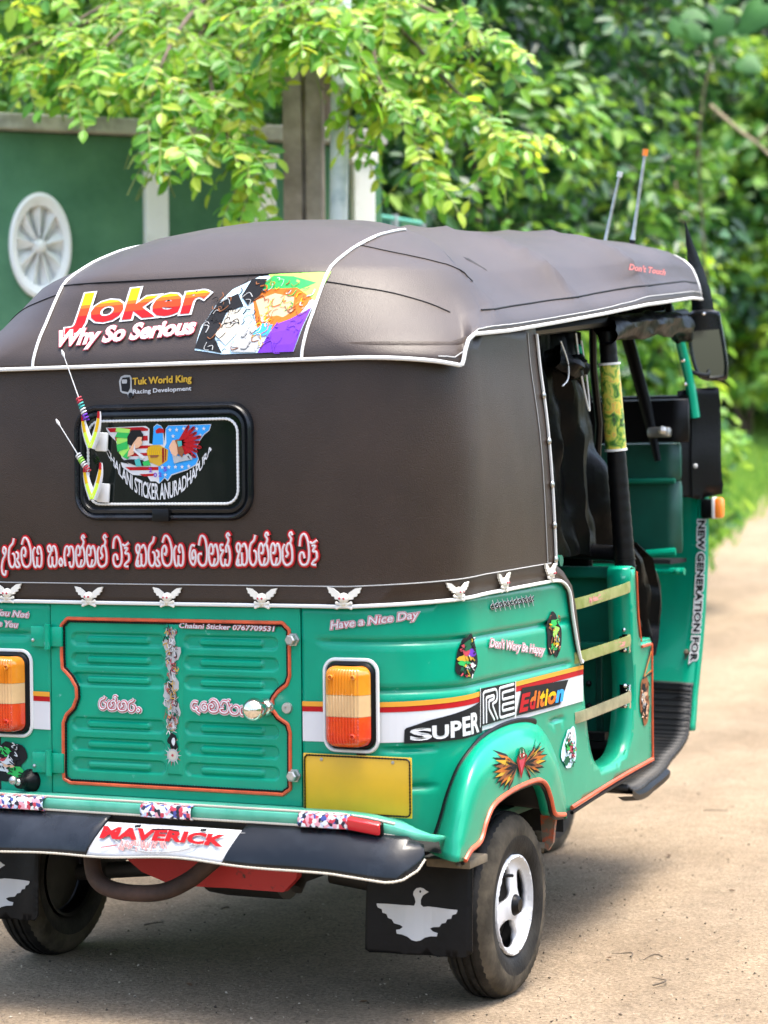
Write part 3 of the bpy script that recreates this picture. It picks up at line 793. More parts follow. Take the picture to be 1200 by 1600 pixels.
# ---- tree overhanging the wall: real pinnate sprays, fresh yellow-green
def overhang():
    rn = random.Random(21)
    base = Vector((-2.0, 4.7, 0))
    root = thing('overhanging_tree', 'tree with fresh yellow green pinnate leaves hanging over the wall', 'tree', tuple(base))
    mb = MB(); tk = [base*0, Vector((.05, 0, 1.4)), Vector((0, .05, 2.6)), Vector((.2, -.1, 3.4)), Vector((.4, -.2, 4.6))]
    S = spline(tk, 6); mb.tube(S, [.10*(1-.5*i/len(S)) for i in range(len(S))], 12); mb.build('trunk', M['bark'], root)
    # main limbs (px, py, depth) from inside the crown outwards
    B = [
        [(330, -60, 9.2), (230, -10, 8.7), (150, 30, 8.4), (70, 60, 8.3), (20, 90, 8.3)],
        [(330, -90, 9.2), (200, -50, 8.7), (80, -20, 8.4), (-40, 10, 8.3)],
        [(330, -60, 9.2), (250, 10, 8.5), (190, 50, 8.2), (150, 95, 8.1), (135, 150, 8.0)],
        [(300, -60, 9.2), (200, -10, 8.6), (110, 40, 8.3), (60, 100, 8.2)],
        [(380, -60, 9.2), (300, 20, 8.4), (262, 80, 8.0), (240, 140, 7.9), (236, 195, 7.85)],
        [(380, -60, 9.2), (320, 40, 8.5), (290, 110, 8.1), (280, 170, 7.9), (262, 225, 7.8)],
        [(380, -60, 9.2), (330, 50, 8.5), (330, 130, 8.1), (350, 200, 7.9), (375, 260, 7.8), (388, 305, 7.8)],
        [(420, -60, 9.2), (390, 30, 8.5), (370, 110, 8.2), (380, 190, 8.0), (405, 250, 7.9)],
        [(400, -60, 9.0), (350, 0, 8.6), (300, 60, 8.4), (310, 130, 8.2)],
        [(460, -60, 9.0), (440, 10, 8.4), (420, 60, 8.1), (405, 110, 8.0)],
        [(480, -80, 9.0), (540, -10, 8.5), (580, 60, 8.2), (590, 120, 8.1), (630, 180, 8.0), (665, 240, 8.0)],
        [(500, -80, 9.0), (570, 0, 8.5), (640, 60, 8.3), (700, 130, 8.2), (770, 190, 8.1), (808, 222, 8.1)],
        [(520, -80, 9.0), (600, -20, 8.6), (680, 20, 8.3), (735, 50, 8.2), (755, 75, 8.2)],
        [(500, -60, 9.0), (550, 40, 8.3), (570, 100, 8.2), (575, 140, 8.2)],
        [(520, -60, 9.0), (610, 40, 8.4), (660, 110, 8.3), (710, 160, 8.2)],
        [(420, -90, 9.0), (380, -30, 8.7), (300, 0, 8.5), (220, 30, 8.4)],
        [(480, -70, 9.0), (520, 0, 8.4), (540, 60, 8.3), (548, 120, 8.2), (545, 200, 8.1)],
        [(360, -70, 9.0), (350, -10, 8.6), (400, 40, 8.4), (430, 70, 8.3)],
        [(460, -90, 9.0), (500, -40, 8.6), (560, -10, 8.4), (620, 10, 8.3)],
        [(400, -90, 8.8), (435, -40, 8.2), (465, 5, 7.9), (490, 45, 7.85), (505, 70, 7.8)],
        [(540, -90, 8.8), (520, -40, 8.2), (495, -5, 7.9), (470, 30, 7.85), (452, 62, 7.8)],
    ]
    leafs = []    # (matrix, size)
    def frond(p, dirv, L, np_, sz):
        dirv = dirv.normalized(); P = []; q = p.copy(); v = dirv.copy(); N = np_
        for k in range(N+1):
            P.append(q.copy()); q = q+v*(L/N); v = (v+Vector((0, 0, -.10))).normalized()
        for k in range(1, N+1):
            t = (P[k]-P[k-1]).normalized(); up_ = Vector((rn.uniform(-.3, .3), -.45, 1)); sd = t.cross(up_).normalized(); nn = sd.cross(t).normalized()
            for sgn in ((-1, 1) if k < N else (0,)):
                ld = (sd*sgn*1.0+t*(.45 if sgn else 1)+Vector((0, 0, -.25))+Vector((rn.gauss(0, .12), rn.gauss(0, .12), rn.gauss(0, .12)))).normalized()
                n2 = (nn+Vector((rn.gauss(0, .28), rn.gauss(0, .28), rn.gauss(0, .2)))); n2 = (n2-ld*n2.dot(ld)).normalized(); b2 = n2.cross(ld)
                s = sz*rn.uniform(.62, 1.2)*(1 if k > 1 else .75)
                leafs.append(Matrix(((b2.x*s, ld.x*s, n2.x*s, P[k].x), (b2.y*s, ld.y*s, n2.y*s, P[k].y), (b2.z*s, ld.z*s, n2.z*s, P[k].z), (0, 0, 0, 1))))
        return P
    ra = MB()
    for bi, br in enumerate(B):
        P = [P3(*q)-base for q in br]; S = spline(P, 8); n = len(S)
        mb = MB(); mb.tube(S, [.012*(1-.80*i/(n-1)) for i in range(n)], 6); mb.build('branch', M['bark'], root)
        k0 = 3
        for i in range(k0, n):
            if rn.random() < .22: continue
            t = (S[min(i+1, n-1)]-S[i-1]).normalized()
            for rep in range((1 if rn.random() < .45 else 2) if i < n-1 else 3):
                a = rn.uniform(0, 2*PI); side = Vector((math.cos(a), math.sin(a)*.8, rn.uniform(-.7, .5)))
                d = (t*rn.uniform(.2, 1)+side+Vector((0, 0, -.15))).normalized()
                tipd = (S[i]+d*.15+base)-CAM; tz = tipd.dot(fw); tx = 600+F_PX*tipd.dot(rt2)/tz; ty = 800-F_PX*tipd.dot(up2)/tz
                if (425 < tx < 520 and ty > 105) or (tx < 205 and ty > 165 and not (110 < tx < 160 and ty < 200)) or (205 < tx < 300 and ty > 270): continue
                P_ = frond(S[i]+Vector((rn.gauss(0, .03), rn.gauss(0, .03), rn.gauss(0, .03))), d, rn.uniform(.14, .25), rn.randint(4, 6), rn.uniform(.052, .074))
                ra.tube(P_, .0022, 4, caps=False)
    ra.build('leaf_stalk', M['stalk'], root)['kind'] = 'stuff'
    # leaf shapes
    def leafV():
        return [(0, 0, 0), (.20, .22, .05), (.25, .5, .06), (.16, .8, .03), (0, 1.0, -.06), (-.16, .8, .03), (-.25, .5, .06), (-.20, .22, .05), (0, .3, 0), (0, .62, 0)], [(0, 1, 8), (0, 8, 7), (1, 2, 9, 8), (8, 9, 6, 7), (2, 3, 9), (3, 4, 9), (4, 5, 9), (5, 6, 9)]
    LV, LF = leafV()
    leafs.sort(key=lambda m: ((m.translation+base)-CAM).length)
    inview = []; rest = []
    for m in leafs:
        d = (m.translation+base)-CAM; z = d.dot(fw); px = 600+F_PX*d.dot(rt2)/z; py = 800-F_PX*d.dot(up2)/z
        if (438 < px < 514 and py > 112+30*math.sin(px)) or (px < 205 and py > 176 and not (118 < px < 150 and py < 206)) or (px > 205 and px < 300 and py > 285): continue
        (inview if (5 < px < 1195 and 5 < py < 560 and len(inview) < 300) else rest).append(m)
    me = bpy.data.meshes.new('leaf'); me.from_pydata(LV, [], LF); me.materials.append(M['leafobj'])
    for m in inview:
        o = bpy.data.objects.new('leaf', me); COL.objects.link(o); o.parent = root; o.matrix_local = m
    V = np.array(LV); A = []; 
    for m in rest:
        mm = np.array(m); A.append(V@mm[:3, :3].T+mm[:3, 3])
    VV = np.concatenate(A); Fc = [tuple(i*len(LV)+j for j in f) for i in range(len(rest)) for f in LF]
    o = mk('crown', VV, Fc, M['leafbright'], root, False); o['kind'] = 'stuff'
    # shaded leaves deeper in the same crown
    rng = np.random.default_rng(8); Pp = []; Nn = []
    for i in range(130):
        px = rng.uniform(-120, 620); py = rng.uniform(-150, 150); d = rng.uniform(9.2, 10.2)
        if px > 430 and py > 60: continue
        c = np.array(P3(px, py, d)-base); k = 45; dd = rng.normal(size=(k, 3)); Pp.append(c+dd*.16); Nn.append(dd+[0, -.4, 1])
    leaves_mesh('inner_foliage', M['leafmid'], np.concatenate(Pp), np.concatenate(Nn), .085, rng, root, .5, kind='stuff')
M['stalk'] = mat('leaf_stalk', (.16, .20, .04), .6)
def leafobj():
    m = mat('fresh_leaf_single', (.2, .45, .04), .42, island=[(.07, .26, .02), (.14, .36, .03), (.24, .46, .035), (.42, .45, .03)], translucent=.5)
    nt = m.node_tree; oi = nt.nodes.new('ShaderNodeObjectInfo')
    for n in nt.nodes:
        if n.type == 'VALTORGB': nt.links.new(oi.outputs['Random'], n.inputs[0])
    return m
M['leafobj'] = leafobj()
overhang()

# ---- small litter on the road
def litter():
    rn = random.Random(4)
    tw = [((1020, 1545), .10, .5), ((985, 1500), .07, 1.2), ((1035, 1500), .05, 2.5), ((225, 1450), .09, .2), ((345, 1425), .05, .4), ((1100, 1270), .10, -.5), ((170, 1492), .04, .3)]
    lab = ['curved brown twig on the road near the lower right corner', 'hair thin curled stem beside the curved twig, low on the right', 'tiny bent straw just above the curved brown twig', 'dark straight twig lying on the road between the rear wheels', 'short dark twig under the middle of the tail', 'thin dry stem on the road right of the footboard', 'tiny twig just right of the left rear tyre']
    for ((px, py), L, a), lb in zip(tw, lab):
        d = (fw+rt2*((px-600)/F_PX)+up2*((800-py)/F_PX)); p = CAM+d*(-CAM.z/d.z); p.z = .008
        mb = MB(); mb.tube([Vector((math.cos(a+k*.28)*L*k/5, math.sin(a+k*.28)*L*k/5, .004*math.sin(k))) for k in range(6)], [.0022, .002, .0018, .0016, .0012, .0008], 5)
        o = mb.build('twig', M['bark']); o.location = p; tag(o, lb, 'twig')
    LV = [(0, 0, 0), (.25, .3, .12), (.22, .7, .16), (0, 1, .1), (-.22, .7, .18), (-.25, .3, .14), (0, .5, 0)]; LF = [(0, 1, 6), (1, 2, 6), (2, 3, 6), (3, 4, 6), (4, 5, 6), (5, 0, 6)]
    for (px, py), L, a, lb in (((1045, 1342), .030, .4, 'small brown fallen leaf right of the rear wheel'), ((1150, 1395), .022, 2.1, 'small curled dry leaf near the right edge of the road'), ((948, 1500), .02, 4, 'tiny dry leaf on the road right of the tyre'), ((300, 1545), .026, 1.1, 'curled dry leaf at the bottom left of the road'), ((1130, 1070), .045, .9, 'dry leaf on the road beside the footboard'), ((560, 1570), .022, 5.1, 'small dry leaf at the bottom edge below the mud flap')):
        d = (fw+rt2*((px-600)/F_PX)+up2*((800-py)/F_PX)); p = CAM+d*(-CAM.z/d.z); R = Matrix.Rotation(a, 3, 'Z')
        o = mk('fallen_leaf', [R @ Vector(v)*L for v in LV], LF, M['deadleaf']); o.location = (p.x, p.y, .006); tag(o, lb, 'leaf')
    # grit: uncountable
    rng = np.random.default_rng(2); V = []; Fc = []
    for i in range(5200):
        px = rng.uniform(-100, 1300); py = 830+770*rng.random()**.8; d = (fw+rt2*((px-600)/F_PX)+up2*((800-py)/F_PX)); p = CAM+d*(-CAM.z/d.z)
        if p.y > 8: continue
        s = .0012+.0028*rng.random()**3; b = len(V)
        o3 = rng.normal(size=(6, 3))*.25+np.array([(1, 0, 0), (0, 1, 0), (-1, 0, 0), (0, -1, 0), (0, 0, .8), (0, 0, -.6)]); o3 = o3*s+np.array([p.x, p.y, .004])
        V += [tuple(q) for q in o3]; Fc += [(b, b+1, b+4), (b+1, b+2, b+4), (b+2, b+3, b+4), (b+3, b, b+4), (b+1, b, b+5), (b+2, b+1, b+5), (b+3, b+2, b+5), (b, b+3, b+5)]
    o = mk('grit', V, Fc, M['grit'], None, False); o['kind'] = 'stuff'; tag(o, 'loose grit and tiny stones scattered on the sandy road', 'grit')
M['deadleaf'] = mat('dead_leaf', (.10, .055, .025), .8, nscale=40, namt=.5)
M['grit'] = mat('grit', (0, 0, 0), .9, island=[(.03, .022, .015), (.10, .075, .05), (.30, .24, .17), (.45, .38, .28)])
litter()

# ================================================================ THE THREE WHEELER
TK = thing('auto_rickshaw', 'green three wheeled taxi with brown vinyl canopy, stickers and lettering, seen from behind', 'three wheeler')

# ---- steel tub: tail and side sheets, bent round the corners, with pressed grooves, wheel arch and door opening
DOOR = [(1.434, .722), (1.337, .724), (1.312, .80), (1.302, .917), (1.258, .917), (1.262, .82), (1.268, .736), (1.286, .66), (1.290, .597), (1.278, .54), (1.262, .495), (1.24, .463), (1.20, .440), (1.12, .431), (1.04, .432), (1.0, .44), (.965, .463), (.94, .50), (.921, .553), (.905, .61), (.891, .674), (.872, .717), (.861, .764), (.845, .83), (.828, .87), (.79, .902), (.74, .915), (.70, .918)]
SILL = [(.66, .365), (.80, .362), (1.0, .378), (1.2, .392), (1.426, .404)]
def side_loop(edge):
    L = [(edge, .43), (.50, .43), (.56, .40), (.625, .37), (.66, .44), (.70, .49), (.78, .525), (.93, .545), (1.06, .53), (1.15, .49), (1.185, .42), (1.20, .37)]
    L += [(SY(y), z) for y, z in SILL]+[(SY(y), z) for y, z in DOOR]
    L += [(1.10, .914), (.90, .909), (.70, .901), (.43, .891), (edge, .889)]
    return L
def zrows(*zs):
    o = []
    for z in zs: o += [z+k*.009 for k in (-1.15, -.75, -.4, 0, .4, .75, 1.15)]
    return o
for sg in (1, -1):
    edge = .3195 if sg > 0 else .3095
    L = side_loop(edge)
    P, T = tri_region([L], .02, zrows(.815, .713, .588, .510))
    V = [body(sg*a, b) for a, b in P]
    o = mk('body_panel', V, T if sg > 0 else [t[::-1] for t in T], M['paint'], TK)
    md = o.modifiers.new('thickness', 'SOLIDIFY'); md.thickness = .006; md.offset = -1
# folded jamb round the door openings
for sg in (1, -1):
    mb = MB(); pth = [(1.4345, .722)]+DOOR[1:19]; rows = []
    S = spline([(y, z, 0) for y, z in DOOR[3:21]], 3)
    rows = []
    for i, p in enumerate(S):
        t = (S[min(i+1, len(S)-1)]-S[max(i-1, 0)]).normalized()
        k = .0
        rows.append([Vector((sg*(HW-.004), p.x, p.y)), Vector((sg*(HW-.0005), p.x-.000, p.y)), Vector((sg*(HW-.03), p.x, p.y)), Vector((sg*(HW-.060), p.x, p.y))])
    mb.grid([[r[1], r[2], r[3]] for r in rows]); o = mb.build('door_jamb', M['paint'], TK)
    md = o.modifiers.new('thickness', 'SOLIDIFY'); md.thickness = .004; md.offset = 0
# step face between front post and low front panel
# ---- floor, inner tub, seat, partition
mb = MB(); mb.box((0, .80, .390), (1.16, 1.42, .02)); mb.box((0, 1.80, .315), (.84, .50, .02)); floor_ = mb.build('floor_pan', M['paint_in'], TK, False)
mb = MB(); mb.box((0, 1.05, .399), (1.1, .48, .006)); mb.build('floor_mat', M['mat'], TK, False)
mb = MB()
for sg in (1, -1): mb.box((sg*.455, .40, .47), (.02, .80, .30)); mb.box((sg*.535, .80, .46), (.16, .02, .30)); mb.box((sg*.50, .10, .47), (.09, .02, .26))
mb.box((0, .40, .62), (.94, .76, .02)); mb.build('wheel_well', M['dark'], TK, False)  # wheel well boxes, near-black to put the shade behind the wheels into colour
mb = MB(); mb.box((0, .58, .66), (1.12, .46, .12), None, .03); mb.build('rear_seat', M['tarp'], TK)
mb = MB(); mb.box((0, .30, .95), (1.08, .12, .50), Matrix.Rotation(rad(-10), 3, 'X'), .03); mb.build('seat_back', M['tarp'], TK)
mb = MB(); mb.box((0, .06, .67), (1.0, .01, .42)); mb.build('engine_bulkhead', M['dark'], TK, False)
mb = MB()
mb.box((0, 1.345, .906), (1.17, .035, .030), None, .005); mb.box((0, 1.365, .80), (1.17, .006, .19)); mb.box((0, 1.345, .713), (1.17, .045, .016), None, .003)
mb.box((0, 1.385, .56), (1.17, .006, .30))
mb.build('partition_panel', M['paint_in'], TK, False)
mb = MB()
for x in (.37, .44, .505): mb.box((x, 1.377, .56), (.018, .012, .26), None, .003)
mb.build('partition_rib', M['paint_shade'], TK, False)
mb = MB(); mb.box((0.2, 1.30, .462), (.75, .10, .018)); mb.box((0.2, 1.27, .485), (.72, .03, .02)); mb.box((.2, 1.33, .43), (.7, .02, .05)); mb.build('floor_rail', M['rubber'], TK, False)
for x, z in ((.475, .61), (.475, .55), (.40, .61)):
    mb = MB(); mb.sphere((x, 1.375, z), .009, 8); mb.build('bolt', M['black'], TK)
# driver's seat and padded back rail
mb = MB(); mb.box((0.0, 1.52, .80), (.42, .34, .16), None, .04); mb.build('driver_seat', M['tarp'], TK)
mb = MB(); mb.tube([(-.56, 1.33, .966), (0, 1.335, .968), (.40, 1.335, .966), (.585, 1.32, .955)], .021, 12); mb.build('padded_rail', M['rubber'], TK)
# ---- low front flank panel
# (part of body_panel outline) ; trims: orange edging with black bead under it
def side3(y, z, off=.0): return Vector((HW+off, y, z))
def body_line(name, pts, r, m, off=.003, n=6, label=None, closed=False, fn=None):
    mb = MB(); S = spline([(a, b, 0) for a, b in pts], 5, closed)
    mb.tube([(fn or smoothb)(p.x, p.y, off) for p in S], r, n, closed=closed); return mb.build(name, m, TK, label=label)
def rope(name, pts3, r, m, step=.006, label=None, parent=None):
    """beaded edging"""
    S = [Vector(p) for p in pts3]; mb = MB(); ds = [0]
    for a, b in zip(S, S[1:]): ds.append(ds[-1]+(b-a).length)
    n = max(2, int(ds[-1]/(step/2))); Q = []; R = []
    for i in range(n+1):
        d = ds[-1]*i/n; k = max(0, min(len(S)-2, int(np.searchsorted(ds, d))-1)); t = (d-ds[k])/max(1e-9, ds[k+1]-ds[k]); Q.append(S[k].lerp(S[k+1], t)); R.append(r*(1 if i % 2 else .62))
    mb.tube(Q, R, 6); return mb.build(name, m, parent or TK, label=label)
# orange sill trim and black bead
body_line('sill_trim', [(SY(y), z+.006) for y, z in SILL[1:]], .0055, M['orange_trim'], .003)
body_line('sill_bead', [(SY(y), z-.006) for y, z in SILL[1:]], .005, M['rubber'], .003)
body_line('edge_trim', [(SY(1.4285), .41), (SY(1.4285), .55), (SY(1.4290), .715)], .0028, M['orange_trim'], .003)
body_line('edge_trim', [(SY(1.3395), .7275), (SY(1.317), .80), (SY(1.305), .91)], .0028, M['orange_trim'], .003)
body_line('edge_trim', [(SY(1.345), .713), (SY(1.385), .714), (SY(1.42), .7145)], .004, M['orange_trim'], .003)
# angular pinstripe
d = Decal(smoothb)
d.line([(SY(1.422), .705), (SY(1.35), .628), (SY(1.43), .638)], .0045, 'p_blk', 1); d.line([(SY(1.428), .695), (SY(1.365), .634), (SY(1.43), .645)], .0045, 'p_orline', 0)
d.build('pinstripe', TK)
mb = MB(); mb.box((.59, 1.385, .725), (.075, .10, .012), None, .004); mb.build('panel_cap', M['paint'], TK)

# ---- tailgate: pressed panel in height-field relief
GX0, GX1, GZ0, GZ1 = -.3065, .3165, .4625, .8845
CONT = [(-.262, .853), (-.278, .838), (-.278, .765), (-.276, .742), (-.255, .722), (-.241, .700), (-.240, .678), (-.250, .655), (-.268, .638), (-.276, .620), (-.277, .510), (-.275, .495), (-.258, .487), (.272, .487), (.290, .500), (.291, .620), (.285, .638), (.262, .652), (.250, .668), (.250, .690), (.262, .705), (.284, .722), (.291, .740), (.291, .838), (.275, .853)]
CS = [(p.x, p.y) for p in spline([(a, b, 0) for a, b in densify(CONT, .012)], 2, True)]
def seg_dist(P, L):
    P = np.asarray(P); d = np.full(len(P), 9.)
    L = np.asarray(L); A, B = L, np.roll(L, -1, 0)
    for a, b in zip(A, B):
        ab = b-a; t = np.clip(((P-a)@ab)/max(1e-12, ab@ab), 0, 1); d = np.minimum(d, np.linalg.norm(P-(a+t[:, None]*ab), axis=1))
    return d
LZ = [.808, .763, .719, .620, .575, .530]
def gate():
    nx, nz = 252, 172
    X = np.linspace(GX0, GX1, nx); Z = np.linspace(GZ0, GZ1, nz); XX, ZZ = np.meshgrid(X, Z); P = np.stack([XX.ravel(), ZZ.ravel()], 1)
    ins = pip(P, [CS]); dd = seg_dist(P, CS)
    sm = lambda v: np.clip(v, 0, 1)**2*(3-2*np.clip(v, 0, 1))
    h = np.where(ins, -.0035*sm(dd/.008), 0)
    x, z = P[:, 0], P[:, 1]
    def pill(x0, x1, zc, hh, r=None):
        # signed distance to a stadium
        c0, c1 = x0+hh, x1-hh; px_ = np.clip(x, c0, c1); return np.hypot(x-px_, z-zc)-hh
    for zc in LZ:
        for x0, x1 in ((-.258, -.016), (.030, .263)):
            s = pill(x0, x1, zc, .0165); h += -.0060*sm(-s/.006)
            w = x1-x0; s2 = pill(x0+w*.17, x1-w*.17, zc-.001, .0065); h += .0060*sm((.003-s2)/.006)
    # centre rib
    s = np.maximum(np.abs(x-.006)-.017, np.abs(z-.682)-.165); h += .0045*sm((.003-s)/.006)
    V = np.stack([x, -(h+.001), z], 1)
    Fc = []
    for j in range(nz-1):
        for i in range(nx-1): a = j*nx+i; Fc.append((a, a+1, a+nx+1, a+nx))
    o = mk('tailgate', V, Fc, M['paint'], TK)
    md = o.modifiers.new('thickness', 'SOLIDIFY'); md.thickness = .006; md.offset = -1
    # red-brown rope with black bead inside it
    mb = MB(); mb.tube([(a, -.003, b) for a, b in CS], .0040, 6, closed=True); mb.build('gate_trim', M['orange_trim'], o)
    c = np.array(CS).mean(0); N = len(CS); inner = []
    for i in range(N):
        a, b = np.array(CS[i-1]), np.array(CS[(i+1) % N]); t = (b-a)/np.linalg.norm(b-a); n_ = np.array([-t[1], t[0]])
        p = np.array(CS[i])+n_*.0062
        if not pip([p], [CS])[0]: p = np.array(CS[i])-n_*.0062
        inner.append((p[0], -.001, p[1]))
    rope('gate_bead', inner+[inner[0]], .0030, M['rubber'], .007, parent=o)
    # hinges on the left, hex bolts and lock on the right
    for z in (.812, .530):
        mb = MB(); mb.tube([(-.309, -.012, z-.028), (-.309, -.012, z+.028)], .0075, 10); mb.box((-.332, -.006, z), (.045, .008, .046), None, .002); mb.box((-.290, -.006, z), (.034, .008, .044), None, .002)
        mb.build('hinge', M['paint'], o)
        mb = MB(); mb.sphere((-.348, -.010, z-.008), .0045, 8); mb.build('rivet', M['steel'], o)
    for z in (.818, .529):
        mb = MB(); mb.lathe([(0, -.024), (.009, -.024), (.0118, -.021), (.0118, -.006), (.015, -.006), (.015, 0)], (.301, 0, z), 'y', 6)
        mb.build('hex_bolt', M['steel'], o, False)
    mb = MB(); mb.lathe([(0, -.003), (.004, -.0035), (.004, -.006), (.011, -.006), (.013, 0)], (.284, 0, .672), 'y', 20); mb.build('lock_barrel', M['steel'], o)
    mb = MB(); mb.lathe([(0, -.082), (.012, -.081), (.022, -.072), (.026, -.058), (.023, -.045), (.014, -.035), (.012, -.018), (.018, -.012), (.020, 0)], (.235, 0, .672), 'y', 28); mb.build('knob', M['sil'], o)
    return o
GATE = gate()
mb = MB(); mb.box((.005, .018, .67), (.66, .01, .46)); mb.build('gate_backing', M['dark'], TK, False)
# line between tail sheet and gate frame: strip above the gate
mb = MB(); mb.box((.005, .0015, .8875), (.628, .004, .0035)); mb.build('gate_lintel', M['paint'], TK, False)

# ---- stripes
d = Decal(smoothb, .0018, .0006)
def band(s0, s1, zt, zb, ink, layer=0, n=None):
    n = n or max(2, int(abs(s1-s0)/.015)); P = []; T = []
    for i in range(n+1):
        s = s0+(s1-s0)*i/n; P += [(s, zb(abs(s))), (s, zt(abs(s)))]
    for i in range(n): T.append((2*i, 2*i+2, 2*i+3, 2*i+1))
    d.raw(P, T, ink, layer)
lift = lambda a: interp(a, [.3, .55, .80, 1.42], [0, .004, .012, .016])
SL = interp
for s0, s1 in ((.3205, 1.435), (-.378, -.3105), (-1.43, -.47)):
    d = Decal(smoothb, .0018, .0006)
    band(s0, s1, lambda a: .677+lift(a)*.9+.0, lambda a: .603+lift(a)*.7, 'reflect' if False else 'p_white')
    band(s0, s1, lambda a: .678+lift(a)*.9, lambda a: .6660+lift(a)*.8, 'p_red', 1)
    band(s0, s1, lambda a: .6875+lift(a)*.9, lambda a: .6772+lift(a)*.9, 'p_yline', 2)
    d.build('side_stripe', TK)

# SUPER  RE  Edition
d = Decal(smoothb, .0040, .0004)
top = lambda a: interp(a, [.545, .60, .78], [.634, .650, .677]); bot = lambda a: interp(a, [.545, .70, .978], [.603, .604, .616])
band(.550, .780, top, bot, 'p_blk', 0, 20)
d.poly([(.5455, .603), (.552, .603), (.552, .6365), (.547, .632)], 'p_blk', 0)
for ch, s0, s1, h in (('S', .562, .603, .026), ('U', .609, .646, .030), ('P', .655, .683, .036), ('E', .691, .716, .042), ('R', .723, .757, .047)):
    zb = bot(s0)+.007
    d.text(ch, (s0, zb), (s1, bot(s1)+.007), h*.93, 'p_white', 2, bold=.035)
d.text
RE0, RE1 = .770, .974
d.poly([(.768, .622), (.974, .624), (.977, .7005), (.771, .7035)], 'p_blk', 1, .02)
d.poly([(.7665, .6205), (.7695, .6205), (.7725, .705), (.7695, .705)], 'p_white', 2); d.poly([(.974, .622), (.978, .622), (.981, .702), (.977, .702)], 'p_white', 2)
w = .0095
def L_(pts): d.line(pts, .0070, 'p_white', 2)
def corner(pts, r=.010):
    o = [pts[0]]
    for a, b, c in zip(pts, pts[1:], pts[2:]):
        va = Vector((a[0]-b[0], a[1]-b[1])); vc = Vector((c[0]-b[0], c[1]-b[1])); ra_ = min(r, va.length/2); rc_ = min(r, vc.length/2)
        p0 = Vector(b)+va.normalized()*ra_; p1 = Vector(b)+vc.normalized()*rc_
        for k in range(5):
            t = k/4; q = p0*(1-t)**2+Vector(b)*2*t*(1-t)+p1*t*t; o.append((q.x, q.y))
    o.append(pts[-1]); return o
L_(corner([(.786, .626), (.786, .694), (.858, .695), (.866, .688), (.866, .668), (.836, .664), (.868, .628)]))
L_(corner([(.803, .626), (.803, .681), (.846, .682), (.850, .678), (.846, .674), (.818, .672), (.818, .655), (.850, .628)], .006))
L_(corner([(.968, .696), (.884, .695), (.880, .690), (.880, .634), (.886, .629), (.970, .630)]))
L_(corner([(.968, .684), (.899, .683), (.897, .668), (.968, .668)], .005)); L_(corner([(.968, .656), (.899, .656), (.897, .643), (.968, .643)], .005))
d.poly([(.983, .624), (1.265, .622), (1.325, .6755), (1.020, .6830)], 'p_blk', 1, .03)
x = [1.008, 1.062, 1.105, 1.128, 1.158, 1.180, 1.232, 1.285]
cs = [('E', 'p_red'), ('d', 'p_or'), ('i', 'p_or'), ('t', 'p_yel'), ('i', 'p_yel'), ('o', 'p_yel'), ('n', 'p_blu')]
for i, (c, ink) in enumerate(cs):
    x0, x1 = x[i]+.006, x[i+1]+.002; zb = .631
    if c == 'E': x0 = 1.004
    for k, (ink2, bo) in enumerate(((ink, .045),)):
        d.text(c, (x0, zb), (x1, zb), .038, ink2, 3, bold=bo, shear=.25, bands=[(.30, 'p_red' if i < 2 else 'p_or'), (9, ink)] if i in (0, 1, 3, 5) else None)
d.build('edition_lettering', TK, 'black and white model lettering on the side stripe')

# ---- script stickers on the tub
def phrase(txt, p0, p1, cap, name='lettering', mapf=smoothb, ink='p_white', back='p_rose', base=.0035, shear=.22, bold=.02, bb=.075, parent=None, label=None, outer=None):
    d = Decal(mapf, base, .0004)
    if outer: d.text(txt, p0, p1, cap, outer, 0, bold=bb+.035, shear=shear, ref=txt)
    d.text(txt, p0, p1, cap, back, 1, bold=bb, shear=shear); d.text(txt, p0, p1, cap, ink, 2, bold=bold, shear=shear)
    return d.build(name, parent or TK, label)
def curved(mapf, f):
    return lambda s, z, off=0: mapf(s, z+f(s), off)
phrase('Have a Nice Day', (.390, .842), (.580, .866), .017, outer='p_white', label='Have a Nice Day sticker')
phrase("Don't Wory Be Happy", (.830, .790), (1.165, .748), .018, outer='p_white', label='tilted phrase sticker on the side')
phrase('I Want You Not', (-.535, .862), (-.364, .853), .013, outer='p_white')
phrase('To Like You', (-.500, .836), (-.393, .830), .013, outer='p_white')
phrase('Chalani Sticker 0767709531', (.024, .838), (.256, .835), .0105, base=.0025, shear=.15, parent=GATE)

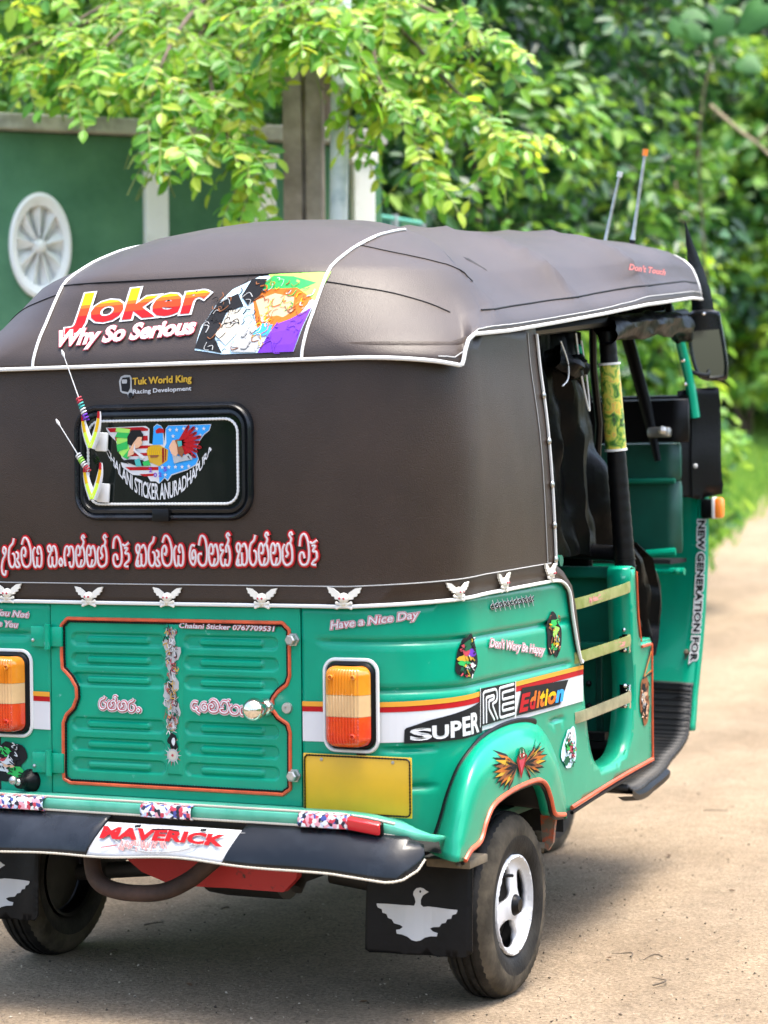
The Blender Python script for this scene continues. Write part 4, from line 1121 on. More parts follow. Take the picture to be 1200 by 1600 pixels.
# ---- Sinhala lettering drawn as strokes
G = {
 'U': (.72, [[(.45, .62), (.3, .78), (.42, .98), (.6, .85), (.5, .6), (.25, .35), (.1, 0), (.15, -.3), (.4, -.38), (.5, -.15)]]),
 'R': (.78, [[(.66, 1.40), (.52, 1.15), (.2, .95), (.06, .5), (.15, .1), (.42, .0), (.68, .25), (.66, .6), (.45, .68)]]),
 'RU': (1.2, [[(.66, 1.40), (.52, 1.15), (.2, .95), (.06, .5), (.15, .1), (.42, .0), (.66, .25), (.62, .6), (.42, .66)], [(.78, .74), (1.0, .66), (1.0, .45), (.86, .36), (1.1, .06), (.8, .0), (.62, .2)]]),
 'M': (1.05, [[(.15, 1.1), (.4, 1.42), (.75, 1.3), (.98, .8), (.9, .2), (.55, 0), (.2, .1), (.06, .45), (.12, .8), (.35, .95), (.5, .75), (.38, .52), (.28, .62)]]),
 'Y': (1.0, [[(.32, .95), (.1, .75), (.08, .3), (.2, .0), (.42, .08), (.46, .5)], [(.44, .1), (.64, 0), (.84, .1), (.92, .5), (.84, .88), (.64, .98), (.52, .76), (.64, .6)]]),
 'H': (1.0, [[(.38, .72), (.15, .75), (.1, .95), (.3, 1.02), (.4, .75), (.12, .42), (.12, .1), (.3, .0), (.46, .14), (.48, .5)], [(.46, .14), (.65, 0), (.88, .15), (.92, .6), (.78, .96), (.58, .96), (.5, .75)]]),
 'o': (.5, [[(.25, .02), (.08, .2), (.25, .4), (.42, .2), (.25, .02)]]),
 'G': (1.05, [[(.12, .02), (.05, .5), (.2, .92), (.45, .95), (.54, .68), (.36, .52)], [(.54, .68), (.64, .95), (.88, .9), (.98, .5), (.88, .06), (.62, .0), (.52, .25)]]),
 'N': (1.0, [[(.08, .3), (.1, .75), (.3, 1), (.5, .8), (.42, .55), (.25, .58)], [(.08, .3), (.2, .04), (.45, 0), (.72, .04), (.92, .25), (.92, .62), (.76, .98), (.56, .85)], [(.45, .0), (.62, .34)]]),
 'T': (1.0, [[(.28, .95), (.08, .7), (.1, .2), (.32, 0), (.62, .02), (.88, .18), (.93, .6), (.8, .96), (.55, .95), (.42, .7), (.55, .5), (.34, .36)]]),
 'B': (1.0, [[(.12, .85), (.25, 1.28), (.58, 1.40), (.86, 1.05), (.92, .4), (.72, .05), (.32, 0), (.1, .2), (.15, .5), (.4, .55), (.52, .3)]]),
 'AE': (.66, [[(-.05, 1.05), (.2, .98), (.58, 1.12)], [(.12, .86), (.42, .86), (.2, .62), (.5, .58), (.52, .3), (.25, .16), (.1, .02), (.45, -.02)]]),
 'K': (1.1, [[(.42, .65), (.2, .62), (.1, .85), (.25, 1.02), (.44, .85), (.2, .4), (.04, .05), (.3, .0), (.52, .08), (.54, .6)], [(.52, .08), (.74, 0), (.98, .2), (1.0, .7), (.8, 1.0), (.58, .85)], [(.2, .05), (.24, .3)]]),
 'E': (.7, [[(.48, .42), (.3, .3), (.28, .6), (.5, .72), (.6, .35), (.38, .03), (.1, .2), (.05, .6), (.25, .95), (.55, .92)]]),
 'V': (.9, [[(.15, .95), (.38, 1.38), (.75, 1.25), (.88, .6), (.72, .1), (.35, 0), (.08, .2), (.1, .52), (.42, .55)]]),
 'S': (1.0, [[(.38, .95), (.12, .95), (.15, .7), (.38, .7), (.1, .4), (.15, .05), (.4, 0), (.52, .3)], [(.5, .05), (.76, 0), (.94, .3), (.92, .7), (.78, .95), (.62, .85), (.64, .6)]]),
 'D': (.85, [[(.62, .9), (.25, .97), (.05, .6), (.1, .2), (.35, .05), (.6, .2), (.42, .38), (.56, -.1), (.86, -.34)]]),
 'P': (.95, [[(.32, .95), (.1, .8), (.08, .3), (.3, 0), (.68, 0), (.9, .3), (.86, .8), (.62, .95), (.46, .75)]]),
}
HAL = [(.76, .98), (.88, 1.2), (.72, 1.38), (.86, 1.5), (.98, 1.36)]
for k, b in (('NN', 'N'), ('TT', 'T'), ('SS', 'S'), ('PP', 'P')): G[k] = (G[b][0], G[b][1]+[HAL])
G['VV'] = (G['V'][0], G['V'][1]+[[(.7, 1.25), (.85, 1.5), (1.0, 1.4)]])
def sinhala(name, words, s0, z0, s1, z1, xh, inks, mapf, parent, layers, base=.0035, label=None):
    tot = 0
    for w_ in words: tot += sum(G[g][0]+.06 for g in w_)+.42
    tot -= .42; kx = (s1-s0)/tot; d = Decal(mapf, base, .0006); u = 0
    jobs = []
    for w_ in words:
        for g in w_:
            wd, st = G[g]
            for s_ in st:
                P = [(s0+(u+a)*kx, z0+(z1-z0)*(u+a)/tot+b*xh) for a, b in s_]; jobs.append([(p.x, p.y) for p in spline([(a, b, 0) for a, b in P], 4)])
            u += wd+.06
        u += .42
    for k, (wd, ink) in enumerate(layers):
        for P in jobs:
            mb = MB(); off = base+.0011*k; Q = [mapf(a, b, off) for a, b in P]; nr = [(mapf(a, b, off+.01)-mapf(a, b, off)).normalized() for a, b in P]
            mb.tube(Q, wd/2, 6, flat=.0012/(wd/2), normal=nr); bb = len(d.v); d.v += mb.v; d.f += [tuple(bb+i for i in f) for f in mb.f]; d.mi += [d.ink(ink)]*len(mb.f)
    return d.build(name, parent, label)

# ================ canopy: rear curtain
piz = lambda s: interp(abs(s), [0, .43, .80, 1.24], [.8905, .891, .908, .917])
CB = [(SY(.688), .955), (SY(.749), .934), (SY(.805), .898), (SY(.835), .843), (SY(.861), .764), (SY(.869), .717), (SY(.855), .712), (SY(.830), .758), (SY(.799), .829), (SY(.778), .884), (SY(.735), .911)]
right = [(SY(.575), 1.515)]+CB
low = [(s, piz(s)) for s in np.linspace(SY(.70), -SY(.70), 60)]
left = [(-a, b) for a, b in CB[::-1]]+[(-SY(.575), 1.515)]
loop = right+low+left+[(-.92, 1.495), (-.78, 1.475), (-.66, 1.445), (0, 1.44), (.66, 1.445), (.78, 1.475), (.92, 1.495)]
CURT = sheet('rear_curtain', [loop], curt, M['vinyl'], .0, .035, TK, .003)
def cline(name, pts, r, m, off=.004, n=6, sp=4, parent=None, mapf=curt):
    mb = MB(); S = spline([(a, b, 0) for a, b in pts], sp) if sp else [Vector((a, b, 0)) for a, b in pts]
    mb.tube([mapf(p.x, p.y, off) for p in S], r, n); return mb.build(name, m, parent or CURT)
PIP = [(s, piz(s)-.001) for s in np.linspace(0, SY(.67), 40)]+[(SY(.735), .910), (SY(.780), .884), (SY(.801), .829), (SY(.832), .758), (SY(.858), .713), (SY(.868), .714)]
cline('piping', [(-a, b) for a, b in PIP[::-1]]+PIP[1:], .0042, M['white'])
cline('band_seam', [(s, piz(s)+.041) for s in np.linspace(-SY(.66), SY(.66), 90)], .0012, M['p_gry'], .0012, sp=0)
EDGE = [(SY(.578), 1.485), (SY(.60), 1.40), (SY(.635), 1.22), (SY(.665), 1.06), (SY(.690), .952)]
for sg in (1, -1):
    cline('edge_piping', [(sg*a, b) for a, b in EDGE], .0038, M['white'], .003)
    cline('edge_seam', [(sg*(a-.052), b) for a, b in EDGE], .0011, M['p_gry'], .0014)
    for z in (1.345, 1.24, 1.14, 1.045, .965):
        s = interp(-z, [-b for a, b in EDGE], [a for a, b in EDGE]); mb = MB(); p = curt(sg*(s-.004), z, .004); mb.sphere(p, .0085, 10, (.6, 1, 1)); mb.build('stud', M['steel'], CURT)
# winged skull studs along the band
def emblem(s, z, w):
    mb = MB(); k = w/2
    def W(pts, t0, t1):
        mb.prism(pts, lambda u, v, t: curt(s+u, z+v, t), t0, t1)
    wing = [(.006, .001), (.012, .009), (.024, .017), (.037, .019), (.033, .012), (.033, .008), (.028, .006), (.027, .001), (.021, .0), (.019, -.005), (.008, -.006)]
    f = k/.036
    for sg in (1, -1):
        W([(sg*a*f, b*f) for a, b in (wing if sg > 0 else wing[::-1])], .0025, .007)
    # skull dome and jaw
    V = MB()
    for (dx, dz, r, sc) in ((0, -.003, .0120, .95), (0, -.0125, .0078, .9)):
        c = curt(s+dx*f, z+dz*f, .006); mb.sphere(c, r*f, 10, (1, 1, sc))
    for sg in (1, -1):
        a = curt(s-sg*.0155*f, z-.0225*f, .006); b = curt(s+sg*.0155*f, z-.0125*f, .007); mb.tube([a, b], .0028*f, 6)
        for c in (a, b): mb.sphere(c, .0038*f, 6)
    o = mb.build('winged_stud', M['p_cream'] if False else M['emb'], CURT)
    mb = MB()
    for sg in (1, -1): mb.sphere(curt(s+sg*.0046*f, z-.003*f, .0165*f), .0027*f, 6)
    mb.build('stud_eye', M['p_rose'], CURT)
M['emb'] = mat('ivory_plastic', (.66, .63, .55), .45)
for s, z, w in ((-.62, .912, .072), (-.415, .911, .072), (-.2, .906, .072), (-.001, .907, .070), (.23, .908, .072), (.425, .911, .075), (.673, .920, .066), (.897, .929, .070), (1.19, .938, .075)): emblem(s, z, w)

# ---- rear window
WIN = TK
wr = rrect(-.229, 1.070, .218, 1.326, .055, 8)
fr = [(-.0165*0, 0)]
def frame_loft(x0, z0, x1, z1, r, prof, name, m, parent):
    """prof: list (inset, y)"""
    rows = []
    for ins, y in prof: rows.append([Vector((a, y, b)) for a, b in rrect(x0+ins, z0+ins, x1-ins, z1-ins, max(.004, r-ins), 8)])
    mb = MB(); n = len(rows[0]); V = [p for r_ in rows for p in r_]
    Fc = [(k*n+i, k*n+(i+1) % n, (k+1)*n+(i+1) % n, (k+1)*n+i) for k in range(len(rows)-1) for i in range(n)]
    mb.add(V, Fc); return mb.build(name, m, parent)
WF = frame_loft(-.229, 1.070, .218, 1.326, .058, [(0, -.008), (.002, -.022), (.008, -.028), (.013, -.024), (.015, -.020), (.018, -.024), (.024, -.025), (.028, -.020), (.030, -.014)], 'rear_window', M['rubber_shine'], TK)
mb = MB(); gl = rrect(-.201, 1.098, .190, 1.298, .034, 8); P, T = tri_region([gl], None); mb.add([(a, -.0165, b) for a, b in P], T); mb.build('pane', M['glass'], WF)
gr = rrect(-.192, 1.107, .181, 1.289, .030, 8)
rope('pane_rope', [(a, -.020, b) for a, b in gr]+[(gr[0][0], -.020, gr[0][1])], .0036, M['white'], .008, parent=WF)
mb = MB(); mb.box((-.004, -.027, 1.083), (.042, .012, .028), None, .003); mb.build('frame_joint', M['rubber'], WF)
winmap = lambda s, z, off=0: Vector((s, -.0172-off, z))
# eagle sticker on the pane
def eagle():
    d = Decal(winmap, .0004, .0005); Q = lambda x, y: (-.1475+(x-70)/1040*.264, 1.277-(y-150)/600*.127)
    outl_ = [(70, 160), (470, 150), (505, 180), (500, 330), (540, 340), (545, 160), (580, 130), (620, 150), (640, 180), (650, 330), (665, 180), (690, 150), (1110, 145), (1090, 210), (1040, 250), (985, 330), (960, 420), (985, 500), (960, 560), (870, 610), (720, 660), (680, 720), (650, 690), (595, 745), (560, 720), (510, 720), (480, 665), (330, 650), (230, 570), (215, 520), (300, 540), (230, 480), (190, 380), (170, 300), (100, 230)]
    L = [Q(*p) for p in outl_]; d.poly(L, 'p_white', 0)
    def P(pts, ink, layer): d.poly([Q(*p) for p in pts], ink, layer)
    # red bars left
    for a in ([(85, 165), (440, 160), (495, 180), (490, 200), (115, 208)], [(160, 255), (488, 250), (488, 300), (170, 300)], [(430, 350), (545, 350), (545, 380), (200, 385)], [(205, 430), (540, 425), (540, 455), (230, 460)], [(260, 570), (590, 572), (590, 605), (310, 605)], [(400, 645), (550, 640), (540, 665), (450, 668)]): P(a, 'p_red', 1)
    P([(690, 155), (1105, 150), (1085, 205), (1035, 245), (980, 325), (955, 420), (980, 495), (955, 550), (870, 600), (715, 650), (680, 705), (650, 680), (600, 735), (590, 560), (680, 480), (640, 400), (672, 330), (668, 185)], 'p_blu', 1)
    P([(548, 165), (580, 138), (620, 155), (637, 185), (640, 345), (535, 345)], 'p_blu', 1)
    P([(565, 200), (600, 172), (650, 185), (655, 225), (610, 225), (575, 230)], 'p_red', 2)
    # stars
    for x_, y_ in ((710, 195), (775, 195), (845, 185), (970, 190), (1040, 190), (740, 260), (1005, 258), (630, 575), (695, 575), (760, 575), (825, 575), (890, 570), (660, 655)):
        c = Q(x_, y_); st = [(c[0]+(.0052 if i % 2 == 0 else .0021)*math.sin(i*PI/5), c[1]+(.0052 if i % 2 == 0 else .0021)*math.cos(i*PI/5)) for i in range(10)]; d.poly(st[::-1], 'p_white', 3)
    # gold shield with rays
    P([(475, 400), (520, 350), (600, 345), (690, 400), (680, 510), (600, 565), (500, 520)], 'p_gold', 2)
    for i in range(7): P([(485+i*22, 450), (495+i*16, 365), (503+i*16, 365), (500+i*22, 450)], 'p_yel', 3)
    P([(630, 380), (650, 380), (650, 520), (630, 535)], 'p_dred', 3); P([(660, 385), (672, 395), (668, 505), (658, 512)], 'p_dred', 3)
    P([(505, 452), (600, 450), (585, 475), (520, 477)], 'p_brn', 4)
    # left head with green feathers
    fl = [[(320, 180), (180, 160), (170, 200), (300, 235)], [(310, 220), (190, 210), (165, 260), (290, 275)], [(300, 260), (180, 270), (180, 330), (285, 330)], [(295, 300), (180, 340), (190, 410), (290, 380)], [(300, 340), (200, 420), (240, 470), (310, 400)], [(310, 380), (240, 465), (290, 490), (330, 420)]]
    for i, f in enumerate(fl): P(f, ('p_lgrn', 'p_grn')[i % 2], 3+i % 2)
    P([(330, 190), (420, 190), (450, 240), (440, 300), (380, 300), (340, 360), (290, 330), (290, 260)], 'p_blk', 5)
    P([(395, 262), (438, 262), (432, 300), (442, 322), (430, 345), (400, 372), (360, 380), (352, 440), (290, 465), (300, 410), (345, 330)], 'p_skin', 6)
    P([(365, 330), (372, 395), (470, 470), (440, 490), (350, 400)], 'p_white', 7); P([(230, 500), (330, 490), (440, 500), (500, 560), (380, 560)], 'p_blk', 5); P([(360, 500), (410, 480), (430, 560), (375, 565)], 'p_teal', 6); P([(440, 520), (500, 500), (520, 555), (450, 560)], 'p_grn', 6)
    # right head with red feathers
    for i in range(9):
        a = rad(62-i*15); x0, y0 = 800, 330; r = 190+20*(i % 2)
        P([(x0+20*math.cos(a+1.5), y0-20*math.sin(a+1.5)), (x0+r*math.cos(a+.07), y0-r*math.sin(a+.07)), (x0+(r+18)*math.cos(a), y0-(r+18)*math.sin(a)), (x0+r*math.cos(a-.09), y0-r*math.sin(a-.09)), (x0+20*math.cos(a-1.5), y0-20*math.sin(a-1.5))], 'p_red', 4+i % 2)
        P([(x0+(r-30)*math.cos(a+.05), y0-(r-30)*math.sin(a+.05)), (x0+(r+22)*math.cos(a), y0-(r+22)*math.sin(a)), (x0+(r-30)*math.cos(a-.04), y0-(r-30)*math.sin(a-.04))], 'p_blk', 6)
    P([(740, 300), (790, 300), (800, 420), (770, 470), (725, 440), (712, 400), (700, 380), (715, 340)], 'p_skin', 6); P([(760, 300), (800, 290), (850, 420), (830, 480), (790, 440), (780, 350)], 'p_brn', 7); P([(785, 310), (830, 310), (830, 360), (795, 370)], 'p_teal', 8)
    P([(730, 450), (820, 470), (910, 430), (930, 500), (820, 520), (750, 540)], 'p_gry', 5)
    # year digits
    for c, x_, y_ in (('2', 505, 625), ('0', 553, 675), ('2', 600, 672), ('5', 650, 618)):
        q = Q(x_, y_); d.text(c, q, (q[0]+.0072, q[1]), .0095, 'p_pur', 8, bold=.03)
    # crescent of tall letters
    V, Fc = text2d('CHALANI STICKER ANURADHAPURA', .02, 0, .95); x0, x1 = V[:, 0].min(), V[:, 0].max(); W_ = []
    for x_, y_ in V:
        u = -1+2*(x_-x0)/(x1-x0); X = -.0155+.1325*u; q = (X+.0155)/.1325
        zb = 1.1165+.108*(abs(q)**2.3); zt = 1.1530+.084*(abs(q)**2.2); W_.append((X, zb+(zt-zb)*max(0, y_)/.73))
    d.raw(W_, Fc, 'p_white', 1)
    d.build('eagle_sticker', WF, 'eagle sticker with flag stripes, stars and an arc of lettering')
eagle()
# clip-on springs at the left of the window
def clip(x, z, tipx, tipz, cols):
    r = MB(); r.box((x+.010, -.026, z-.018), (.030, .008, .042), Matrix.Rotation(rad(4), 3, 'Y'), .003); o = r.build('aerial_clip', M['white'], TK, label='white clip with forked yellow and red beak and coil spring whip')
    for sg, dx, top in ((-1, -.020, .040), (1, .022, .048)):
        P = [Vector((x-.006, -.044, z-.030)), Vector((x-.006+dx*.55, -.044, z-.004)), Vector((x-.006+dx*.9, -.044, z+top*.55)), Vector((x-.006+dx, -.044, z+top))]
        S = spline(P, 4); mb = MB(); mb.tube(S, [.0108, .0108, .0105, .0100, .0095, .0090, .0084, .0078, .007, .006, .005, .004, .003], 8, flat=.6, normal=Vector((0, 1, 0)))
        b = mb.build('beak', M['p_white'], o)
        for a, c, ink in ((0, 5, 'neon'), (5, 9, 'p_yel'), (9, 12, 'p_red')):
            mb = MB(); mb.tube([p+Vector((0, -.0035, 0)) for p in S[a:c+1]], [.0062-.0003*i for i in range(a, c+1)], 8, flat=.5, normal=Vector((0, 1, 0))); mb.build('beak_print', M[ink], o)
    # coil
    p0 = Vector((x-.016, -.046, z+.030)); tip = Vector((tipx, -.052, tipz)); ax = (tip-p0).normalized(); L = (tip-p0).length; cl = L*.32
    u = ax.orthogonal().normalized(); v = ax.cross(u); P = [p0+ax*(cl*i/96)+u*math.cos(i*2*PI/12)*.0055+v*math.sin(i*2*PI/12)*.0055 for i in range(97)]
    for k in range(4):
        mb = MB(); mb.tube(P[k*24:k*24+25], .0020, 5); mb.build('coil', M[cols[k]], o)
    mb = MB(); mb.tube([p0+ax*cl, p0.lerp(tip, .7), tip], [.0014, .0011, .0009], 6); mb.tube([tip-ax*.018, tip-ax*.008, tip], [.0012, .0036, .0012], 7); mb.build('whip', M['white'], o)
M['neon'] = mat('neon_yellow', (.55, .80, .03), .4)
clip(-.163, 1.262, -.237, 1.447, ['p_pur', 'p_white', 'p_teal', 'p_rose'])
clip(-.160, 1.150, -.254, 1.295, ['p_rose', 'p_white', 'p_lgrn', 'p_white'])

# lettering on the curtain
sinhala('slogan_lettering', [['U', 'RU', 'M', 'Y'], ['H', 'o', 'G', 'NN', 'N', 'TT'], ['B', 'AE'], ['K', 'RU', 'M', 'Y'], ['E', 'V', 'N', 'SS'], ['K', 'R', 'NN', 'N', 'TT'], ['B', 'AE']], -.430, .966, .369, .978, .046, None, curt, CURT, [(.0150, 'p_red'), (.0072, 'p_pink'), (.0040, 'p_white')], label='red outlined white slogan line')
sinhala('gate_lettering', [['R', 'TT', 'T', 'R', 'o']], -.182, .655, -.074, .650, .020, None, smoothb, GATE, [(.0125, 'p_white'), (.0080, 'p_rose'), (.0034, 'p_white')], base=.0015)
sinhala('gate_lettering', [['D', 'E', 'M', 'VV', 'P', 'Y', 'E']], .052, .660, .215, .652, .018, None, smoothb, GATE, [(.0125, 'p_white'), (.0080, 'p_rose'), (.0034, 'p_white')], base=.0015)
# small club logo
d = Decal(curt, .0025, .0006)
icon = [(-.118, 1.376), (-.114, 1.386), (-.104, 1.390), (-.090, 1.389), (-.086, 1.383), (-.085, 1.362), (-.082, 1.352), (-.080, 1.345), (-.085, 1.339), (-.092, 1.340), (-.096, 1.348), (-.108, 1.350), (-.114, 1.354)]
d.poly(icon, 'p_gry', 0); d.poly([(-.113, 1.375), (-.109, 1.384), (-.091, 1.385), (-.089, 1.378), (-.089, 1.360), (-.094, 1.352), (-.110, 1.355)], 'p_blk', 1); d.poly(rrect(-.110, 1.371, -.097, 1.380, .002), 'p_gry', 2); d.poly(circ(-.087, 1.345, .006), 'p_blk', 2)
d.text('Tuk World King', (-.082, 1.368), (.065, 1.371), .0150, 'p_gold', 3, bold=.035); d.text('Racing Development', (-.080, 1.348), (.065, 1.352), .0095, 'p_white', 3, bold=.012)
d.build('club_logo', CURT)

# ================ canopy roof
ze_x = [-.05, .060, .112, .122, .130, .142, .166, .366, .651, 1.015, 1.374, 1.9, 2.3]
ze_y = [1.413, 1.401, 1.394, 1.397, 1.425, 1.450, 1.462, 1.480, 1.513, 1.557, 1.603, 1.657, 1.683]
ze = lambda y: interp(y, ze_x, ze_y)
ztop = lambda y: interp(y, [.3, .5, 1.0, 1.5, 2.0, 2.15, 2.22, 2.3], [1.762, 1.775, 1.808, 1.838, 1.862, 1.862, 1.850, 1.82])
Wd = lambda y: interp(y, [0, .1, 1.1, 1.5, 1.93, 2.2, 2.3], [.650, .650, .646, .638, .600, .545, .50])
LEV = [  # zn, rear inset, side inset at the tail, side inset at the front
 (0, 0, 0, 0), (.03, .003, -.002, -.002), (.055, .004, -.001, -.001), (.10, .012, .010, -.001), (.16, .024, .024, .002), (.27, .050, .055, .006), (.42, .078, .092, .016), (.555, .102, .128, .028), (.60, .118, .146, .034), (.72, .182, .205, .058), (.82, .245, .270, .095), (.89, .305, .335, .14), (.95, .40, .42, .22), (.985, .50, .50, .36), (1.0, .62, .58, .50), (1.005, .74, .66, .66)]
HOOPS = [.42, .92, 1.45, 2.22]
def sag(y, zn):
    if zn < .12: return 0
    a = [(-.2, .42)]+list(zip(HOOPS, HOOPS[1:]))
    if y < .42: return 0
    for p, q in a[1:]:
        if p <= y <= q: f = (y-p)/(q-p); return (4*f*(1-f))**.50*.026*min(1, (zn-.12)/.3)
    return 0
def roof_pt(kind, u, k, off=0):
    zn, ir, is_, is2 = LEV[k]; Rb = .20; yr0 = -.018; base_hw = .650
    if kind == 2: f_ = min(1, max(0, u-.02)/.75); is_ = is_+(is2-is_)*f_
    Rt = min(.32, .20+.42*zn) if zn < .8 else .32-.5*(zn-.8); hwt = max(.0, base_hw-is_)
    flat_t = max(0, hwt-Rt); yr = yr0+ir
    if kind == 0:
        x = u*flat_t; y = yr; yb = yr0; sd = 0
        if abs(u) < 1e-9: x = 0
    elif kind == 1:
        th = u*PI/2; Rx = min(Rt, hwt); x = flat_t+Rx*math.sin(th); y = yr+Rt-Rt*math.cos(th); yb = yr0+Rb*(1-math.cos(th))
    else:
        y0 = yr+Rt; y = y0+(2.24-y0)*u; yb = (yr0+Rb)+(2.24-(yr0+Rb))*u; x = hwt-(base_hw-Wd(y))*(hwt/base_hw)
    s = sag(y, zn) if kind == 2 else 0
    s += .0028*noise.noise(Vector((x*5, y*6, zn*4)))*min(1, zn*5)*(1 if zn < .97 else 0)
    fall = 0
    zs = interp(yb, [-.018, .10, .26, .366, .651, 1.015, 1.374, 1.9, 2.3], [1.413, 1.425, 1.468, 1.480, 1.513, 1.557, 1.603, 1.657, 1.683])
    z = zs+(ztop(max(y, .3))-zs)*zn-s*.75+(ze(yb)-zs)*max(0, 1-zn/.20); x = max(0, x-s*.9*(1 if zn < .9 else .2))
    return Vector((x, y, z))
samp = [(0, i/10) for i in range(10)]+[(1, i/60) for i in range(60)]+[(2, (i/70)**1.15) for i in range(71)]
rows = []
for k in range(len(LEV)):
    R_ = [roof_pt(a, b, k) for a, b in samp]; Lh = [Vector((-p.x, p.y, p.z)) for p in R_[:0:-1]]
    rows.append(Lh+R_)
mb = MB(); mb.grid(rows); ROOF = mb.build('canopy_roof', M['vinyl2'], TK)
for p in ROOF.data.polygons: p.use_smooth = True
md = ROOF.modifiers.new('thickness', 'SOLIDIFY'); md.thickness = .004; md.offset = -1
bmr = bmesh.new(); bmr.from_mesh(ROOF.data); bmr.normal_update(); RB = BVHTree.FromBMesh(bmr)
def rproj(p, dirv, off):
    h = RB.ray_cast(Vector(p), Vector(dirv).normalized())
    if h[0] is None: return Vector(p)
    n = h[1] if h[1].dot(Vector(dirv)) < 0 else -h[1]
    return h[0]+n*off
roofrear = lambda x, z, off=0: rproj((x, -.6, z), (0, 1, 0), off)
roofside = lambda y, z, off=0: rproj((1.5, y, z), (-1, 0, 0), off)
def roof_tube(name, P, r, m, off=.003):
    mb = MB(); mb.tube(P, r, 6); return mb.build(name, m, ROOF)
# bottom piping, second stitched line and inner fold
bt = [roof_pt(a, b, 0) for a, b in samp]; c0 = Vector((0, .3, 1.5))
def both(P): return [Vector((-p.x, p.y, p.z)) for p in P[:0:-1]]+P
roof_tube('roof_piping', [p+Vector((p.x*.006, -.002, 0)) for p in both(bt)], .0045, M['white'])
fold = []
for a, b in samp:
    p = roof_pt(a, b, 0); q = RB.find_nearest(p+Vector((.03 if a else 0, -.03 if a < 2 else 0, .030))); n_ = q[1] if q[1].dot(Vector((.5, -.5, .1))) > 0 else -q[1]; fold.append(q[0]+n_*.0008)
fold = [p for p, (a, b) in zip(fold, samp) if a == 2 or (a == 1 and b > .62)]
for sg in (1, -1): roof_tube('roof_seam', [Vector((sg*p.x, p.y, p.z)) for p in fold], .0013, M['p_gry'])
f2 = [rproj(roof_pt(a, b, 0)+Vector((.5, 0, .048)), (-1, 0, 0), .001) for a, b in samp if a == 2 and .06 < b < .97]
f2 = [p for p in f2 if p.x < .8]
for sg in (1, -1): roof_tube('roof_seam', [Vector((sg*p.x, p.y, p.z)) for p in f2], .0022, M['p_blk']); roof_tube('roof_seam', [Vector((sg*p.x, p.y, p.z-.006)) for p in f2], .0012, M['p_gry'])
# front edge piping
fe = [roof_pt(2, 1, k) for k in range(len(LEV))]
roof_tube('roof_piping', [Vector((p.x, p.y+.003, p.z)) for p in fe]+[Vector((-p.x, p.y+.003, p.z)) for p in fe[::-1]], .005, M['white'])
# rear panel piping running up and over
def up_over(x):
    P = []
    for z in np.linspace(1.412, 1.70, 18): P.append(roofrear(x*(1+.0*z), z, .002))
    for y in np.linspace(.26, .62, 12):
        h = RB.ray_cast(Vector((x, y, 2.5)), Vector((0, 0, -1)));  P.append(h[0]+Vector((0, 0, .003)))
    return P
for x in (.335, -.335): roof_tube('panel_piping', up_over(x), .0035, M['white'])
P = [Vector((-.335+.67*i/12, 0, 0)) for i in range(13)]
roof_tube('crease_seam', [roofrear(p.x, 1.603, .0012) for p in P], .0016, M['p_blk'])
# stitched seams sweeping round the rear corners
for Q in ([(.345, .07, 1.602), (.42, .09, 1.594), (.50, .14, 1.575), (.555, .19, 1.548), (.58, .22, 1.525)], [(.345, .26, 1.722), (.42, .28, 1.712), (.49, .33, 1.69), (.54, .38, 1.665), (.575, .42, 1.63)]):
    S = spline(Q, 6)
    for sg in (1, -1):
        P = []
        for p in S:
            h = RB.find_nearest(Vector((sg*p.x, p.y, p.z)))
            n_ = h[1] if h[1].z > -.2 else -h[1]
            if n_.dot(Vector((sg*.5, -.6, .6))) < 0: n_ = -n_
            P.append(h[0]+n_*.0008)
        roof_tube('corner_seam', P, .0013, M['p_blk'])
# headline lettering with graded bands
d = Decal(roofrear, .0022, .0010)
J0, J1 = (-.270, 1.5085), (.070, 1.526)
d.text('Joker', J0, J1, .069, 'p_white', 0, bold=.070, shear=.06, ref='Joker'); d.text('Joker', J0, J1, .069, 'p_yel', 1, bold=.034, shear=.06, bands=[(.16, 'p_red'), (.34, 'p_orr'), (.42, 'p_or'), (9, 'p_yel')])
d.text('Why So Serious', (-.283, 1.456), (.060, 1.474), .036, 'p_rose', 2, bold=.070, shear=.1, space=.97, ref='Why So Serious'); d.text('Why So Serious', (-.283, 1.456), (.060, 1.474), .036, 'p_white', 3, bold=.040, shear=.1, space=.97)
d.build('headline_lettering', ROOF, 'big two line lettering in yellow, orange and red with a white outline')
# picture sticker: plain colour shapes in place of the portrait
d = Decal(roofrear, .0018, .0003)
K = lambda u, v: (.074+(.342-.074)*u+.0*v, 1.427+(1.603-1.427)*v-.030*(1-u)*(0)-(.0 if u > .5 else .0))
d.poly([K(*p) for p in ((0, .06), (.0, .35), (.08, .62), (.2, .82), (.42, .97), (1.0, 1.0), (.90, .0), (.25, .0))], 'p_lblu', 0, .03)
d.poly([K(*p) for p in ((.50, .99), (1.0, 1.0), (.97, .62), (.82, .74), (.6, .80))], 'p_lgrn', 1, .03)
d.poly([K(*p) for p in ((.42, .82), (.55, .97), (.72, .95), (.92, .86), (.80, .78), (.58, .78))], 'p_grn', 2, .03)
d.poly([K(*p) for p in ((.40, .72), (.50, .80), (.78, .80), (.93, .66), (.86, .44), (.70, .30), (.55, .25), (.48, .42))], 'p_or', 3, .03)
d.poly([K(*p) for p in ((.44, .66), (.60, .74), (.78, .68), (.80, .50), (.64, .34), (.54, .40))], 'p_skin', 4, .03)
d.poly([K(*p) for p in ((.68, .34), (.80, .40), (.95, .54), (.90, .0), (.58, .0))], 'p_pur', 5, .03)
d.poly([K(*p) for p in ((.0, .08), (.02, .40), (.10, .66), (.26, .76), (.34, .60), (.20, .52), (.16, .2), (.26, .01))], 'p_blk', 4, .03)
